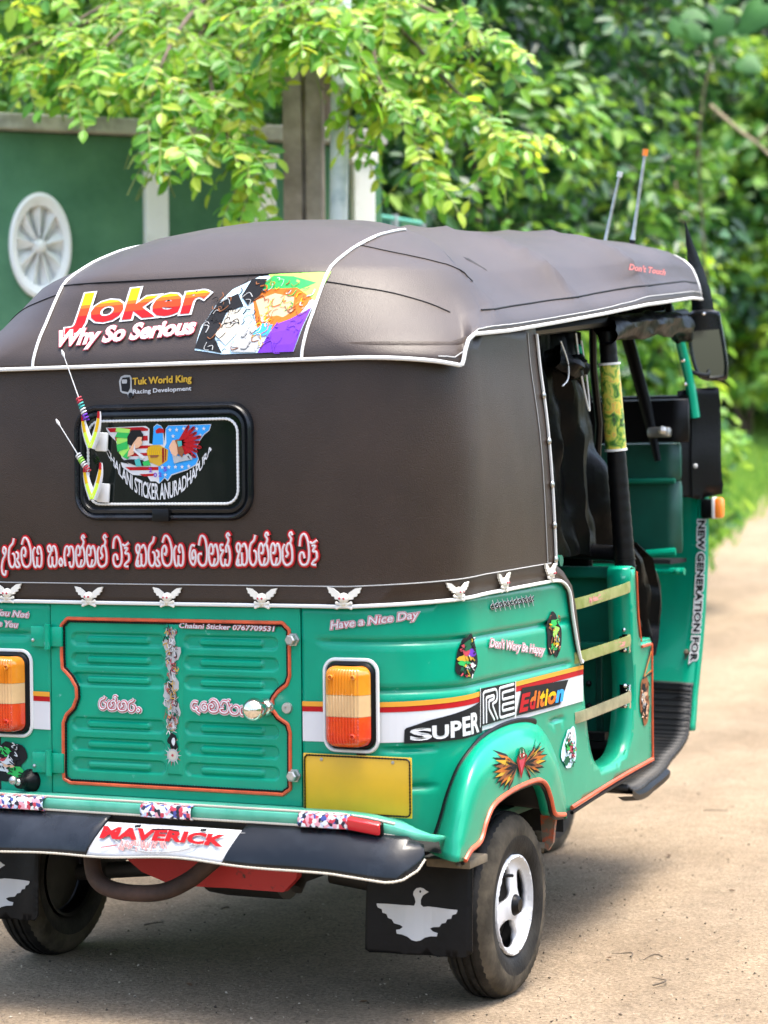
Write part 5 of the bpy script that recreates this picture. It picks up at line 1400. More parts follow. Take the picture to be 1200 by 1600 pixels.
d.poly([K(*p) for p in ((.16, .24), (.22, .54), (.33, .56), (.38, .30), (.28, .10))], 'p_cream', 6, .03)
d.poly([K(*p) for p in ((.30, .72), (.36, .94), (.50, .93), (.46, .70), (.38, .60))], 'p_blk', 6, .03)
d.poly([K(*p) for p in ((.34, .02), (.36, .34), (.52, .30), (.60, .14), (.56, .01))], 'p_gry', 6, .03)
d.poly([K(*p) for p in ((.50, .22), (.56, .36), (.66, .34), (.64, .20))], 'p_blu', 7, .03)
rn = random.Random(6)
for i in range(150):
    u, v = rn.uniform(.04, .9), rn.uniform(.04, .93)
    if u < .25 and v > .7: continue
    a = rn.uniform(0, 6.28); l = rn.uniform(.03, .10)
    ink = 'p_pur' if u > .62 and v < .42 else rn.choice(['p_blk', 'p_gry', 'p_blk', 'p_brn', 'p_blk']) if u < .5 else rn.choice(['p_or', 'p_yel', 'p_grn', 'p_brn', 'p_white'])
    d.line([K(u, v), K(u+l*.5*math.cos(a), v+l*math.sin(a)), K(u+l*math.cos(a+.7), v+l*1.3*math.sin(a+.7))], rn.uniform(.0009, .0026), ink, 8, smooth=3)
d.build('picture_sticker', ROOF, 'colourful picture sticker in purple, green, orange and pale blue')
_a, _b, _c = [rproj((1.5, y, z), (-1, 0, 0), 0) for y, z in ((1.36, 1.69), (1.655, 1.70), (1.50, 1.722))]
_n = (_b-_a).cross(_c-_a); _n = _n if _n.x > 0 else -_n; _n.normalize()
_pl = lambda y, z: _a.x-(_n.y*(y-_a.y)+_n.z*(z-_a.z))/_n.x
_cl = max(rproj((1.5, y, z), (-1, 0, 0), 0).x-_pl(y, z) for y in np.linspace(1.35, 1.67, 14) for z in (1.69, 1.70, 1.71, 1.72))
def roofflat(y, z, off=0): return Vector((_pl(y, z)+_cl+.0006, y, z))+_n*off
phrase("Don't Touch", (1.36, 1.6955), (1.655, 1.7035), .0155, mapf=roofflat, base=.001, ink='p_pink', back='p_rose', shear=.2, parent=ROOF, bb=.06, bold=.03)

# ================ tail lamps
def lamp(x0, x1, sg):
    z0, z1 = .594, .771; c = (x0+x1)/2
    def ring(prof, name, m, parent, r=.020): return frame_loft(x0, z0, x1, z1, r, prof, name, m, parent)
    o = ring([(-.003, .0), (-.003, -.006), (-.001, -.008), (.000, -.009), (.000, -.011), (.0025, -.013), (.004, -.012)], 'tail_lamp', M['black'], TK, .024)
    mb = MB(); rr = [(a, -.0025, b) for a, b in rrect(x0-.0075, z0-.0075, x1+.0075, z1+.0075, .026, 8)]; mb.tube(rr, .0042, 6, closed=True); mb.build('lamp_surround', M['white'], o)
    # lens in three colours: domed grid
    def lens(za, zb, m, name):
        n, k = 26, 44; rows = []
        for i in range(n+1):
            z = za+(zb-za)*i/n; row = []
            for j in range(k+1):
                u = -1+2*j/k; 
                r = .020; dz = max(0, r-(z-z0-.004), r-(z1-.004-z)); xin = r-math.sqrt(max(0, r*r-dz*dz)) if dz > 0 else 0
                hx = (x1-x0)/2-.003-xin; x = c+u*hx
                v = (z-(z0+z1)/2)/((z1-z0)/2)
                dome = .054*(1-abs(u)**7)*(1-abs(v)**14)**.8
                rib = .0016*math.sin(u*46) if abs(u) < .74 and abs(v) < .88 else 0
                rib += .0007*math.sin(z*1500) if abs(u) < .74 and -.88 < v < 0 and m == 'redlens' else 0
                row.append((x, -.009-dome*.70-rib, z))
            rows.append(row)
        mb = MB(); mb.grid(rows); mb.build(name, M[m], o)
    h = z1-z0
    lens(z0+.004, z0+h*.385, 'redlens', 'red_lens'); lens(z0+h*.385+.0006, z0+h*.64, 'clearlens', 'clear_lens'); lens(z0+h*.64+.0006, z1-.004, 'amber', 'amber_lens')
    for dx, z in ((-.036, z1-.026), (.036, z1-.026), (.034, z0+.028)):
        mb = MB(); mb.lathe([(0, -.046), (.003, -.047), (.0045, -.052), (.0058, -.051), (.006, -.044)], (c+dx*.72, 0, z), 'y', 12); mb.build('lens_screw', M['amber'] if z > .7 else M['redlens'], o)
    return o
lamp(.381, .489, 1); lamp(-.474, -.366, -1)

# ---- number plate (blank: the number cannot be read)
mb = MB(); mb.box((.452, -.012, .5165), (.250, .003, .126), None, .001); PL = mb.build('number_plate', M['plate'], TK, label='blank yellow number plate with black beaded edge')
d = Decal(lambda a, b, off=0: Vector((a, -.0137-off, b)), .0002, .0004)
fl_ = [(.329, .4555), (.575, .4555), (.575, .5775), (.329, .5775)]
PR = rrect(.3305, .4570, .5735, .5760, .008, 4); 
mbp = [(a, -.0145, b) for a, b in PR]; rope('plate_bead', mbp+[mbp[0]], .0022, M['rubber'], .007, parent=PL)
for x in (.37, .535): mb = MB(); mb.sphere((x, -.0145, .568), .004, 8, (1, .5, 1)); mb.build('plate_screw', M['steel'], PL)
# stub behind plate
mb = MB(); mb.box((.44, -.005, .52), (.16, .012, .08)); mb.build('plate_bracket', M['black'], TK, False)
# small bulb horn at lower left
mb = MB(); mb.lathe([(0, -.052), (.011, -.050), (.014, -.040), (.009, -.030), (.012, -.020), (.022, -.010), (.027, 0)], (-.366, 0, .486), 'y', 20); mb.build('rubber_stopper', M['rubber'], TK)
mb = MB(); mb.sphere((-.372, -.060, .494), .010, 10); mb.sphere((-.366, -.048, .489), .0085, 10); mb.build('stopper_tip', M['steel'], TK)

# ================ fender
# base line on the tub, crest line and lip line; each as spline samples from tail round to the front of the arch
B_ = [(.600, .372), (.628, .44), (.652, .50), (.69, .553), (.76, .588), (.87, .606), (1.00, .609), (1.115, .594), (1.20, .55), (1.27, .48), (1.315, .405), (1.325, .365)]
C_ = [(-.052, .376), (-.034, .44), (-.006, .50), (.045, .552), (.120, .583), (.220, .597), (.330, .600), (.440, .586), (.535, .543), (.605, .475), (.645, .40), (.652, .362)]
L_2 = [(-.001, .372), (.030, .388), (.085, .400), (.118, .436), (.160, .464), (.245, .479), (.345, .485), (.432, .483), (.478, .465), (.508, .43), (.545, .392), (.628, .378)]
def rs(P, n):
    S = spline([(a, b, 0) for a, b in P], 8); ds = [0]
    for a, b in zip(S, S[1:]): ds.append(ds[-1]+(b-a).length)
    return [(float(np.interp(ds[-1]*i/n, ds, [p.x for p in S])), float(np.interp(ds[-1]*i/n, ds, [p.y for p in S]))) for i in range(n+1)]
NF = 60
fb, fc, fl = rs(B_, NF), rs(C_, NF), rs(L_2, NF)
def fender(sg):
    rows = []; lips = []; welts = []
    for i in range(NF+1):
        p0 = smoothb(fb[i][0], fb[i][1], -.002); t = i/NF
        xc = .668 if t < .85 else .668-.02*(t-.85)/.15
        pc = Vector((xc, fc[i][0], fc[i][1])); pl = Vector((.688-.012*max(0, t-.8)/.2, fl[i][0], fl[i][1])); m_ = pc.lerp(pl, .35); m_.x = .690-.012*max(0, t-.8)/.2
        # rounded shoulder: two bezier pieces
        row = []
        ctrl = pc+Vector((.010, 0, 0))+(pc-pl).normalized()*.010
        for k in range(9):
            u = k/8; row.append(p0*(1-u)**2+ctrl*2*u*(1-u)+m_*u*u)
        for k in (1, 2, 3): row.append(m_.lerp(pl, k/3))
        dn = (pl-pc).normalized(); row.append(pl+dn*.004+Vector((-.006, 0, 0))); row.append(pl+dn*.005+Vector((-.030, 0, 0)))
        rows.append([Vector((sg*v.x, v.y, v.z)) for v in row]); lips.append(Vector((sg*(pl.x+.002), pl.y, pl.z))); welts.append(Vector((sg*(p0.x+.004), p0.y-.002, p0.z)))
    mb = MB(); mb.grid(rows, flip=sg < 0); o = mb.build('fender', M['paint'], TK)
    for p in o.data.polygons: p.use_smooth = True
    md = o.modifiers.new('thickness', 'SOLIDIFY'); md.thickness = .004; md.offset = -1
    mb = MB(); mb.tube(lips, .0055, 8); mb.build('arch_trim', M['orange_trim'], o)
    mb = MB(); mb.tube([p+Vector((-sg*.006, 0, -.007)) for p in lips], .0045, 6); mb.build('arch_bead', M['rubber'], o)
    mb = MB(); mb.tube(welts[:NF*2//3], .0085, 8, flat=.8); mb.build('fender_welt', M['rubber'], o)
    # inner arch liner
    mb = MB(); mb.grid([[Vector((sg*.665, a, b+.01)), Vector((sg*.47, a, b+.02))] for a, b in fl], flip=sg > 0); mb.build('arch_liner', M['dark'], o)
    return o
FE = fender(1); fender(-1)
bmf = bmesh.new(); bmf.from_mesh(FE.data); bmf.normal_update(); FB = BVHTree.FromBMesh(bmf)
def fproj(y, z, off=0):
    h = FB.ray_cast(Vector((1.5, y, z)), Vector((-1, 0, 0)))
    return (h[0] if h[0] else Vector((.69, y, z)))+Vector((off, 0, 0))
# feathered wings sticker on the fender
d = Decal(fproj, .0018, .0003)
def wing(sg):
    cx, cz = .315, .535
    for i in range(9):
        a = rad(46-i*14); r = .158-.004*i
        x0, z0 = cx+sg*.022, cz-.004
        tip = (x0+sg*r*math.cos(a), z0+r*.42*math.sin(a))
        nx, nz = -math.sin(a)*.008, math.cos(a)*.008
        mid = (x0+sg*r*.6*math.cos(a), z0+r*.42*.6*math.sin(a))
        L = [(x0, z0-.003), (mid[0]+nx, mid[1]-nz*.9), tip, (mid[0]-nx, mid[1]+nz*.9), (x0, z0+.003)]
        if sg < 0: L = L[::-1]
        d.poly(L, 'p_blk', 1+i % 2)
        L2 = [(x0+(p[0]-x0)*.93, z0+(p[1]-z0)*.80) for p in L]; d.poly(L2, ('p_orline', 'p_gold', 'p_brn')[i % 3], 3+i % 2)
        L3 = [(x0+(p[0]-x0)*.55, z0+(p[1]-z0)*.5) for p in L]; d.poly(L3, 'p_blk' if i % 2 else 'p_brn', 5+i % 2)
wing(1); wing(-1)
d.poly([(.285, .545), (.315, .500), (.350, .548), (.335, .556), (.300, .556)], 'p_dred', 8); d.poly([(.298, .543), (.316, .512), (.338, .545)], 'p_rose', 9)
d.poly(blob(.318, .556, .020, .014, 3, 16, .1), 'p_dgrn', 9); d.poly([(.304, .552), (.312, .566), (.309, .548)], 'p_cream', 10); d.poly([(.328, .566), (.332, .550), (.322, .548)], 'p_cream', 10)
for i in range(18):
    a = rn.uniform(0, 6.28); u = .315+math.copysign(rn.uniform(.03, .11), rn.uniform(-1, 1)); v = .533+rn.uniform(-.02, .025); d.line([(u, v), (u+.012, v+rn.uniform(-.006, .006))], .0014, 'p_blk', 10)
d.build('wings_sticker', FE, 'orange feathered wings sticker')
# abstract stickers (stand-ins) on the tub side
abstract(smoothb, .716, .775, .080, .100, ['p_dgrn', 'p_white', 'p_grn', 'p_gold', 'p_pur', 'p_rose'], 3).build('picture_sticker', TK, 'narrow dark green, white and purple picture sticker')
abstract(smoothb, 1.235, .787, .095, .106, ['p_grn', 'p_yel', 'p_teal', 'p_skin', 'p_lgrn', 'p_brn'], 9).build('picture_sticker', TK, 'upright green and yellow picture sticker near the door edge')
abstract(smoothb, 1.335, .511, .095, .100, ['p_dgrn', 'p_white', 'p_lblu', 'p_rose', 'p_grn'], 14, 'p_lblu').build('picture_sticker', TK, 'pale blue and dark green picture sticker below the stripe')
abstract(smoothb, 1.912, .572, .085, .115, ['p_skin', 'p_blk', 'p_gry', 'p_skin', 'p_cream'], 19, 'p_brn').build('picture_sticker', TK, 'brown and cream picture sticker on the front flank')
abstract(smoothb, -.425, .528, .100, .085, ['p_grn', 'p_white', 'p_skin', 'p_white', 'p_rose', 'p_blk'], 23, 'p_blk').build('picture_sticker', TK, 'green and white picture sticker under the left lamp')
# barbed band sticker
d = Decal(smoothb, .0025, .0006); P0 = [(.840+.262*i/40, .876+.004*i/40+.005*math.sin(i*.9)) for i in range(41)]; P1 = [(a, .876+.004*(a-.84)/.262-.005*math.sin(i*.9)) for i, (a, b) in enumerate(P0)]
d.line(P0, .0055, 'p_white', 0); d.line(P1, .0055, 'p_white', 0); d.line(P0, .0034, 'p_blk', 1); d.line(P1, .0034, 'p_blk', 1)
for i in range(9):
    x_ = .855+i*.029; d.poly([(x_-.012, .868), (x_, .876), (x_+.010, .893), (x_+.002, .879), (x_+.013, .866), (x_-.001, .873)], 'p_blk', 2); d.line([(x_-.010, .890), (x_+.010, .864)], .0022, 'p_white', 3)
d.build('barb_sticker', TK)
# ornament up the middle of the gate
d = Decal(lambda a, b, off=0: Vector((a, -.0035-off, b)), .0004, .0006)
for i, (z, w, h) in enumerate(((.822, .010, .022), (.785, .016, .035), (.745, .013, .03), (.705, .017, .028), (.672, .016, .028), (.635, .010, .026))):
    d.poly(blob(.004, z, w, h*.8, 40+i, 24, .6), 'p_gry', i % 2)
for i in range(190):
    z = rn.uniform(.60, .838); x_ = .004+rn.uniform(-.011, .011); a = rn.uniform(0, 6.28); l = rn.uniform(.004, .012)
    d.line([(x_, z), (x_+l*math.cos(a)*.7, z+l*math.sin(a)), (x_+l*math.cos(a+1), z+l*1.4*math.sin(a+1))], rn.uniform(.0008, .0022), rn.choice(['p_blk', 'p_gry', 'p_blk', 'p_white', 'p_gold', 'p_rose', 'p_brn']), 3, smooth=3)
d.poly(blob(.006, .590, .013, .016, 5, 20, .35), 'p_blk', 4); d.poly(blob(.008, .590, .005, .008, 6, 12, .2), 'p_white', 5)
for i in range(14):
    a = 2*PI*i/14; d.poly([(.006+.010*math.cos(a-.16), .560+.010*math.sin(a-.16)), (.006+.022*math.cos(a), .560+.026*math.sin(a)), (.006+.010*math.cos(a+.16), .560+.010*math.sin(a+.16))], ('p_white', 'p_rose', 'p_gry')[i % 3], 4)
d.poly(circ(.006, .560, .014), 'p_gry', 5); d.poly(circ(.006, .560, .010), 'p_cream', 6); d.poly(circ(.006, .560, .003), 'p_rose', 7)
d.build('ornament_sticker', GATE, 'tall narrow grey scroll ornament sticker')

# ================ bumper: pale ledge, black rubber skirt, sign, glitter strips
mb = MB(); S = [(-.66, .03), (-.64, -.03), (-.60, -.052)]+[(x, -.055) for x in np.linspace(-.55, .50, 16)]+[(.56, -.053), (.600, -.044), (.628, -.022), (.636, .01)]
zd = lambda x: interp(x, [-.7, .45, .55, .64], [.446, .446, .436, .412])
prof = [(.050, .017), (-.010, .017), (-.018, .013), (-.0200, .006), (-.0200, -.003), (-.016, -.009), (.05, -.010)]
rows = []
for i, (x, y) in enumerate(S):
    a = S[max(i-1, 0)]; b = S[min(i+1, len(S)-1)]; t = Vector((b[0]-a[0], b[1]-a[1], 0)).normalized(); n_ = Vector((t.y, -t.x, 0))
    k_ = 1 if x < .54 else max(.35, 1-(i-(len(S)-5))*.16)
    rows.append([Vector((x, y, zd(x)))+n_*(-p[0]*k_)+Vector((0, 0, p[1]*k_)) for p in prof])
mb.grid(rows); BUMP = mb.build('bumper', M['paint_pale'], TK)
for p in BUMP.data.polygons: p.use_smooth = True
for k in (1, 5):
    rope('bumper_pearls', [r[k]+Vector((0, -.002, .001 if k == 1 else -.001)) for r in rows[2:-3]], .0034, M['p_cream'], .007, parent=BUMP)
bx = lambda x: .018*math.sin(x*7+1)+.009*math.sin(x*17)          # gentle waviness of the rubber
def skirt(x, z, off=0):
    v = (.436-z)/.080; wav = bx(x)*max(0, v)**1.5*.5
    yb = -.070-.066*math.sin(max(0, min(1, v))*1.45)**.9+.004*math.sin(x*23)*max(0, v); 
    if x > .56: yb += (x-.56)**2*9
    if x < -.60: yb += (x+.60)**2*9
    zz = z+wav*.55-(0.012*max(0, x-.45)/.2 if x > .45 else 0)
    n_ = Vector((0, -.8, .6)); return Vector((x, yb, zz))+n_*off
for name, x0, x1, sgr in (('rubber_skirt', -.66, -.140, 0), ('rubber_skirt', .197, .655, 1)):
    L = [(x0, .355), (x1, .355), (x1+(.030 if x1 < 0 else 0), .434), (x0, .434)] if sgr == 0 else [(x0, .355), (.57, .355), (.600, .360), (.622, .376), (.630, .397), (.622, .420), (.59, .434), (x0+.028, .434)]
    o = sheet(name, [L], skirt, M['rubber_shine'], 0, .016, BUMP, .004)
SG = sheet('sign_panel', [[(-.140, .355), (.197, .355), (.222, .422), (-.112, .422)]], lambda a, b, off=0: skirt(a, b, off-.003), M['p_white'], 0, .02, BUMP, .002)
mb = MB(); mb.box((.05, -.066, .430), (.36, .012, .012)); mb.build('skirt_rail', M['black'], BUMP, False)
rope('skirt_braid', [skirt(x, .3545, 0)+Vector((0, -.002, -.001)) for x in np.linspace(-.66, .57, 90)]+[skirt(a, b, .001) for a, b in ((.585, .3548), (.602, .3595), (.6235, .3755), (.6310, .394))], .0030, M['p_cream'], .008, parent=BUMP)
d = Decal(lambda a, b, off=0: skirt(a, b, off), .0012, .0006)
for i in range(9):
    x_ = -.10+i*.032; s_ = 1 if i % 2 else -1
    d.line([(x_, .372+.004*(i % 3)), (x_+.02, .392+.012*s_), (x_+.05, .405-.006*s_), (x_+.075, .416)], .0012, 'p_gry', 0, smooth=4)
d.line([(-.085, .395), (-.04, .374), (.03, .364), (.10, .372), (.15, .396)], .0022, 'p_gry', 0, smooth=5); d.line([(-.06, .392), (-.02, .377), (.03, .370), (.09, .377), (.13, .393)], .0016, 'p_lblu', 0, smooth=5)
d.text('MAVERICK', (-.108, .391), (.186, .388), .021, 'p_red', 2, bold=.05, shear=0); 
for i in range(26):
    x_ = -.06+.004*i+rn.uniform(0, .01); d.line([(x_, .387), (x_+rn.uniform(-.01, .01), .372+rn.uniform(-.006, .008))], .0028, 'p_pink', 1)
for x0 in (-.035, .125): d.poly([(x0, .412), (x0+.014, .4135), (x0+.013, .4185), (x0-.001, .417)], 'p_blk', 2)
d.line([(.010, .4105), (.05, .412), (.075, .4100)], .004, 'p_blk', 2); d.line([(-.10, .372), (-.06, .378)], .002, 'p_red', 2)
d.build('sign_lettering', BUMP)
for x0, x1 in ((-.45, -.278), (-.029, .094), (.350, .466)):
    mb = MB(); c = (x0+x1)/2; n = 12; R_ = []
    for i in range(n+1):
        x_ = x0+(x1-x0)*i/n; R_.append([(x_, -.070, .462), (x_, -.0845, .460), (x_, -.087, .450), (x_, -.0855, .438), (x_, -.074, .4345)])
    mb.grid(R_); o = mb.build('glitter_strip', M['glitter'], BUMP); md = o.modifiers.new('thickness', 'SOLIDIFY'); md.thickness = .003; md.offset = 1
mb = MB(); mb.box((.502, -.086, .445), (.074, .016, .026), Matrix.Rotation(rad(7), 3, 'Y') @ Matrix.Rotation(rad(20), 3, 'X'), .004); rf = mb.build('red_reflector', M['red'], BUMP)
mb = MB(); mb.box((.502, -.080, .443), (.080, .014, .032), Matrix.Rotation(rad(7), 3, 'Y') @ Matrix.Rotation(rad(20), 3, 'X'), .004); mb.build('reflector_base', M['black'], BUMP)

# ================ wheels
def wheel(cx, cy, sg, ro=.208, label=None):
    cz = ro-.003
    root = None; n = 120; rp = [(.108, -.030), (.112, -.040), (.118, -.046), (.135, -.053), (.155, -.0555), (.174, -.053), (.188, -.0475), (.1955, -.0415), (.2005, -.036), (.2055, -.028)]
    tread = []
    for a in (-.0205, -.0095, .0015 - .0015, .0095, .0205):
        pass
    tr = [(.2070, -.024), (.2070, -.0195), (.2015, -.0185), (.2015, -.0155), (.2078, -.0145), (.2080, -.0050), (.2020, -.0040), (.2020, -.0005)]
    half = rp+tr; prof = half+[(r, -h) for r, h in half[::-1]]
    K = len(prof)
    def jit(i, k):
        kk = min(k, K-1-k)
        s_ = (1 if k > K//2 else -1)*sg
        if kk in (7, 8): return (-.0030, s_*.0022) if (i % 2) else (0, 0)
        if kk in (5, 6): return (0, s_*.0026) if (i % 2) else (0, 0)
        if kk in (10, 11, 14, 15): return (-.0006*(i % 3), 0)
        return (0, 0)
    mb = MB(); mb.lathe([(r, h*sg) for r, h in prof], (cx, cy, cz), 'x', n, jit=jit)
    if sg < 0: mb.f = [f[::-1] for f in mb.f]
    for q in range(len(mb.f)):
        kk = q % (K-1); kk = min(kk, K-2-kk); mb.mi[q] = 1 if 4 <= kk <= 7 else 0
    ty = mb.build('wheel', None, TK, label=label, mats=[M['tyre'], M['tyredust']])
    # white dished disc with three openings
    xo = sg*.044
    loops = [circ(0, 0, .112, 72)]
    for k in range(3):
        aw = rad(84); a0 = rad(135+120*k)-aw/2; L = []
        pts = [(.040, .16), (.052, .04), (.070, -.01), (.086, .05), (.094, .2), (.095, .5), (.094, .78), (.088, .94), (.074, 1.0), (.058, .93), (.044, .80), (.036, .6), (.035, .35)]
        L = [(r*math.cos(a0+t*aw), r*math.sin(a0+t*aw)) for r, t in pts]
        loops.append([(p.x, p.y) for p in spline([(a, b, 0) for a, b in L], 3, True)])
    P, T = tri_region(loops, .0055)
    def dz(a, b):
        r = math.hypot(a, b)
        return interp(r, [0, .03, .045, .09, .100, .106, .112], [.004, .003, -.004, -.010, -.006, .006, .004])
    V = [(cx+xo+sg*dz(a, b), cy+a, cz+b) for a, b in P]
    o = mk('wheel_disc', V, T if sg > 0 else [t[::-1] for t in T], M['wheelwhite'], ty)
    md = o.modifiers.new('thickness', 'SOLIDIFY'); md.thickness = .012; md.offset = -1
    mb = MB(); mb.lathe([(.113, xo*.9/1), (.109, xo*.9), (.104, xo*.4), (.100, -xo*.3), (.104, -xo), (.112, -xo*1.1)], (cx, cy, cz), 'x', 48); mb.build('rim_barrel', M['rubber'], ty)
    mb = MB(); mb.lathe([(.098, -xo*.2), (.05, -xo*.1), (.0, -xo*.0)], (cx, cy, cz), 'x', 32); mb.build('brake_drum', M['axle'], ty)
    mb = MB(); mb.lathe([(.0, xo+sg*.016), (.014, xo+sg*.016), (.019, xo+sg*.012), (.024, xo+sg*.004), (.0245, xo-sg*.004)], (cx, cy, cz), 'x', 28)
    mb.build('hub_cap', M['rubber'], ty)
    mb = MB(); mb.tube([(cx+xo-.01*sg, cy-.055, cz+.070), (cx+xo+.002*sg, cy-.040, cz+.072), (cx+xo+.006*sg, cy-.022, cz+.069)], .0038, 7); mb.build('valve', M['black'], ty)
wheel(.592, .408, 1); wheel(-.580, .425, -1); wheel(0, 2.28, 1, .200)
# suspension, gearbox, exhaust, guard
for sg in (1, -1): mb = MB(); mb.tube([(sg*.18, .42, .24), (sg*.50, .41, .205)], .020, 10); mb.box((sg*.44, .55, .26), (.05, .36, .05), Matrix.Rotation(rad(12), 3, 'X'), .008); mb.build('drive_shaft', M['axle'], TK)
mb = MB(); mb.box((0, .44, .31), (.34, .34, .16), None, .03); mb.box((.05, .20, .36), (.5, .22, .10), None, .02); mb.lathe([(0, -.10), (.075, -.10), (.08, -.05), (.08, .10), (0, .10)], (-.02, .40, .26), 'x', 20); mb.build('engine_block', M['axle'], TK)
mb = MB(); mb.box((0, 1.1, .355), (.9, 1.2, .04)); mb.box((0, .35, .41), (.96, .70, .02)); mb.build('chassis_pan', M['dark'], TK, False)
mb = MB(); P = spline([(-.235, .06, .36), (-.232, .04, .315), (-.205, .02, .268), (-.14, .01, .250), (-.05, .02, .252), (.005, .05, .275), (.05, .08, .315), (.10, .10, .36)], 8); mb.tube(P, .0190, 14)
mb.build('exhaust_pipe', M['rust'], TK)
mb = MB(); gp = [(-.20, .30), (-.160, .272), (-.09, .250), (-.02, .248), (.06, .250), (.20, .250), (.232, .282), (.24, .33), (-.20, .33)]
mb.prism(gp, lambda u, v, t: Vector((u, t, v)), .135, .160); mb.build('engine_guard', M['redrust'], TK, False)
mb = MB(); mb.box((.11, .22, .25), (.09, .04, .028), None, .006); mb.tube([(.20, .22, .262), (.20, .20, .245)], .014, 10); mb.build('guard_bracket', M['axle'], TK)
# bracket at the front of the arch, chipped orange
mb = MB(); V = [(.600, .62, .372), (.655, .62, .372), (.650, .628, .325), (.645, .622, .292), (.625, .618, .286), (.610, .622, .30)]
mb.prism([(.618, .374), (.656, .374), (.652, .345), (.648, .310), (.636, .292), (.624, .300), (.620, .335)], lambda u, v, t: Vector((u, t, v)), .628, .640); mb.build('arch_bracket', M['bracketm'] if 'bracketm' in M else M['redrust'], TK, False)
mb = MB(); mb.box((.575, .60, .335), (.05, .05, .03), None, .008); mb.tube([(.56, .59, .31), (.63, .62, .30)], .012, 8); mb.build('arch_stay', M['mud'], TK)
mb = MB(); mb.box((.630, .10, .3535), (.10, .10, .018), None, .003); mb.sphere((.655, .046, .352), .006, 8); mb.build('flap_bracket', M['mud'], TK)
# mud flaps with a spread bird
BIRD = [(-.10, .100), (-.13, .098), (-.5, .092), (-.50, .08), (-.485, .062), (-.44, .052), (-.43, .025), (-.38, .018), (-.36, -.01), (-.31, -.018), (-.28, -.045), (-.2, -.052), (-.16, -.065), (-.20, -.085), (-.25, -.092), (-.24, -.12), (-.17, -.122), (-.10, -.135), (-.05, -.158), (0, -.165), (.05, -.158), (.10, -.135), (.17, -.122), (.25, -.118), (.26, -.092), (.20, -.085), (.16, -.065), (.2, -.052), (.28, -.045), (.31, -.018), (.36, -.01), (.38, .018), (.43, .025), (.44, .052), (.485, .062), (.50, .08), (.5, .092), (.13, .098), (.075, .092), (.045, .11), (.045, .145), (.065, .175), (.10, .192), (.135, .205), (.10, .215), (.075, .228), (.035, .235), (-.01, .228), (-.04, .205), (-.045, .18), (-.025, .155), (-.015, .125), (-.03, .098)]
def flap(x0, x1, y, z0, z1, cx, cz, sc, lab):
    f = lambda a, b, off=0: Vector((a, y-.018*math.sin((z1-b)/(z1-z0)*1.4)-off+.003*math.sin(a*60), b))
    o = sheet('mud_flap', [[(x0, z0+.006), (x0+.01, z0), (x1-.01, z0+.006), (x1, z0+.018), (x1-.004, z1), (x0, z1)]], f, M['rubber'], 0, .015, TK, .004, label=lab)
    d = Decal(f, .0022, .0005); d.poly([(cx+a*sc, cz+b*sc*1.5) for a, b in BIRD], 'p_white', 0, .02, holes=([(cx+(.035+.012*math.cos(t*PI/4))*sc, cz+(.205+.010*math.sin(t*PI/4))*sc*1.5) for t in range(8)],)); d.build('bird_emblem', o)
flap(.400, .648, .150, .135, .345, .520, .2145, .190, 'right mud flap with white bird emblem')
flap(-.655, -.436, .150, .135, .335, -.556, .205, .190, 'left mud flap with white bird emblem')

# ================ door grab bars with plates
def bar(z0, z1, m, txt=None):
    P = [Vector((HW-.003, .835, z0)), Vector((HW+.006, .90, z0+.003)), Vector((HW+.006, 1.21, z1-.002)), Vector((HW-.010, 1.262, z1))]
    mb = MB(); R_ = []
    for p in spline(P, 5): R_.append([p+Vector((-.004, 0, .0125)), p+Vector((.003, 0, .0135)), p+Vector((.004, 0, 0)), p+Vector((.003, 0, -.0135)), p+Vector((-.004, 0, -.0125)), p+Vector((-.004, 0, .0125))])
    mb.grid(R_); o = mb.build('grab_bar', M[m], TK)
    if txt:
        t0, t1, s = txt; f = lambda a, b, off=0: Vector((HW+.0105+off, a, b)); d = Decal(f, .0005, .0005); za = z0+(z1-z0)*(t0-.835)/.43-.005; zb = z0+(z1-z0)*(t1-.835)/.43-.005
        d.text(s, (t0, za), (t1, zb), .013, 'p_pink', 0, bold=.05, shear=.2); d.build('bar_lettering', o)
    mb = MB(); mb.box((HW-.018, 1.268, z1-.004), (.030, .006, .062), None, .002); mb.box((HW-.012, 1.262, z1-.002), (.022, .012, .032), None, .004)
    for dz in (.024, -.028): mb.sphere((HW-.018, 1.264, z1+dz), .0058, 8)
    mb.build('bar_bracket', M['sil'], TK)
bar(.852, .874, 'brass', (.915, 1.045, 'My Friend You Ask')); bar(.722, .738, 'brass', (1.02, 1.185, 'Smile And Be Happy')); bar(.578, .594, 'steelbar')

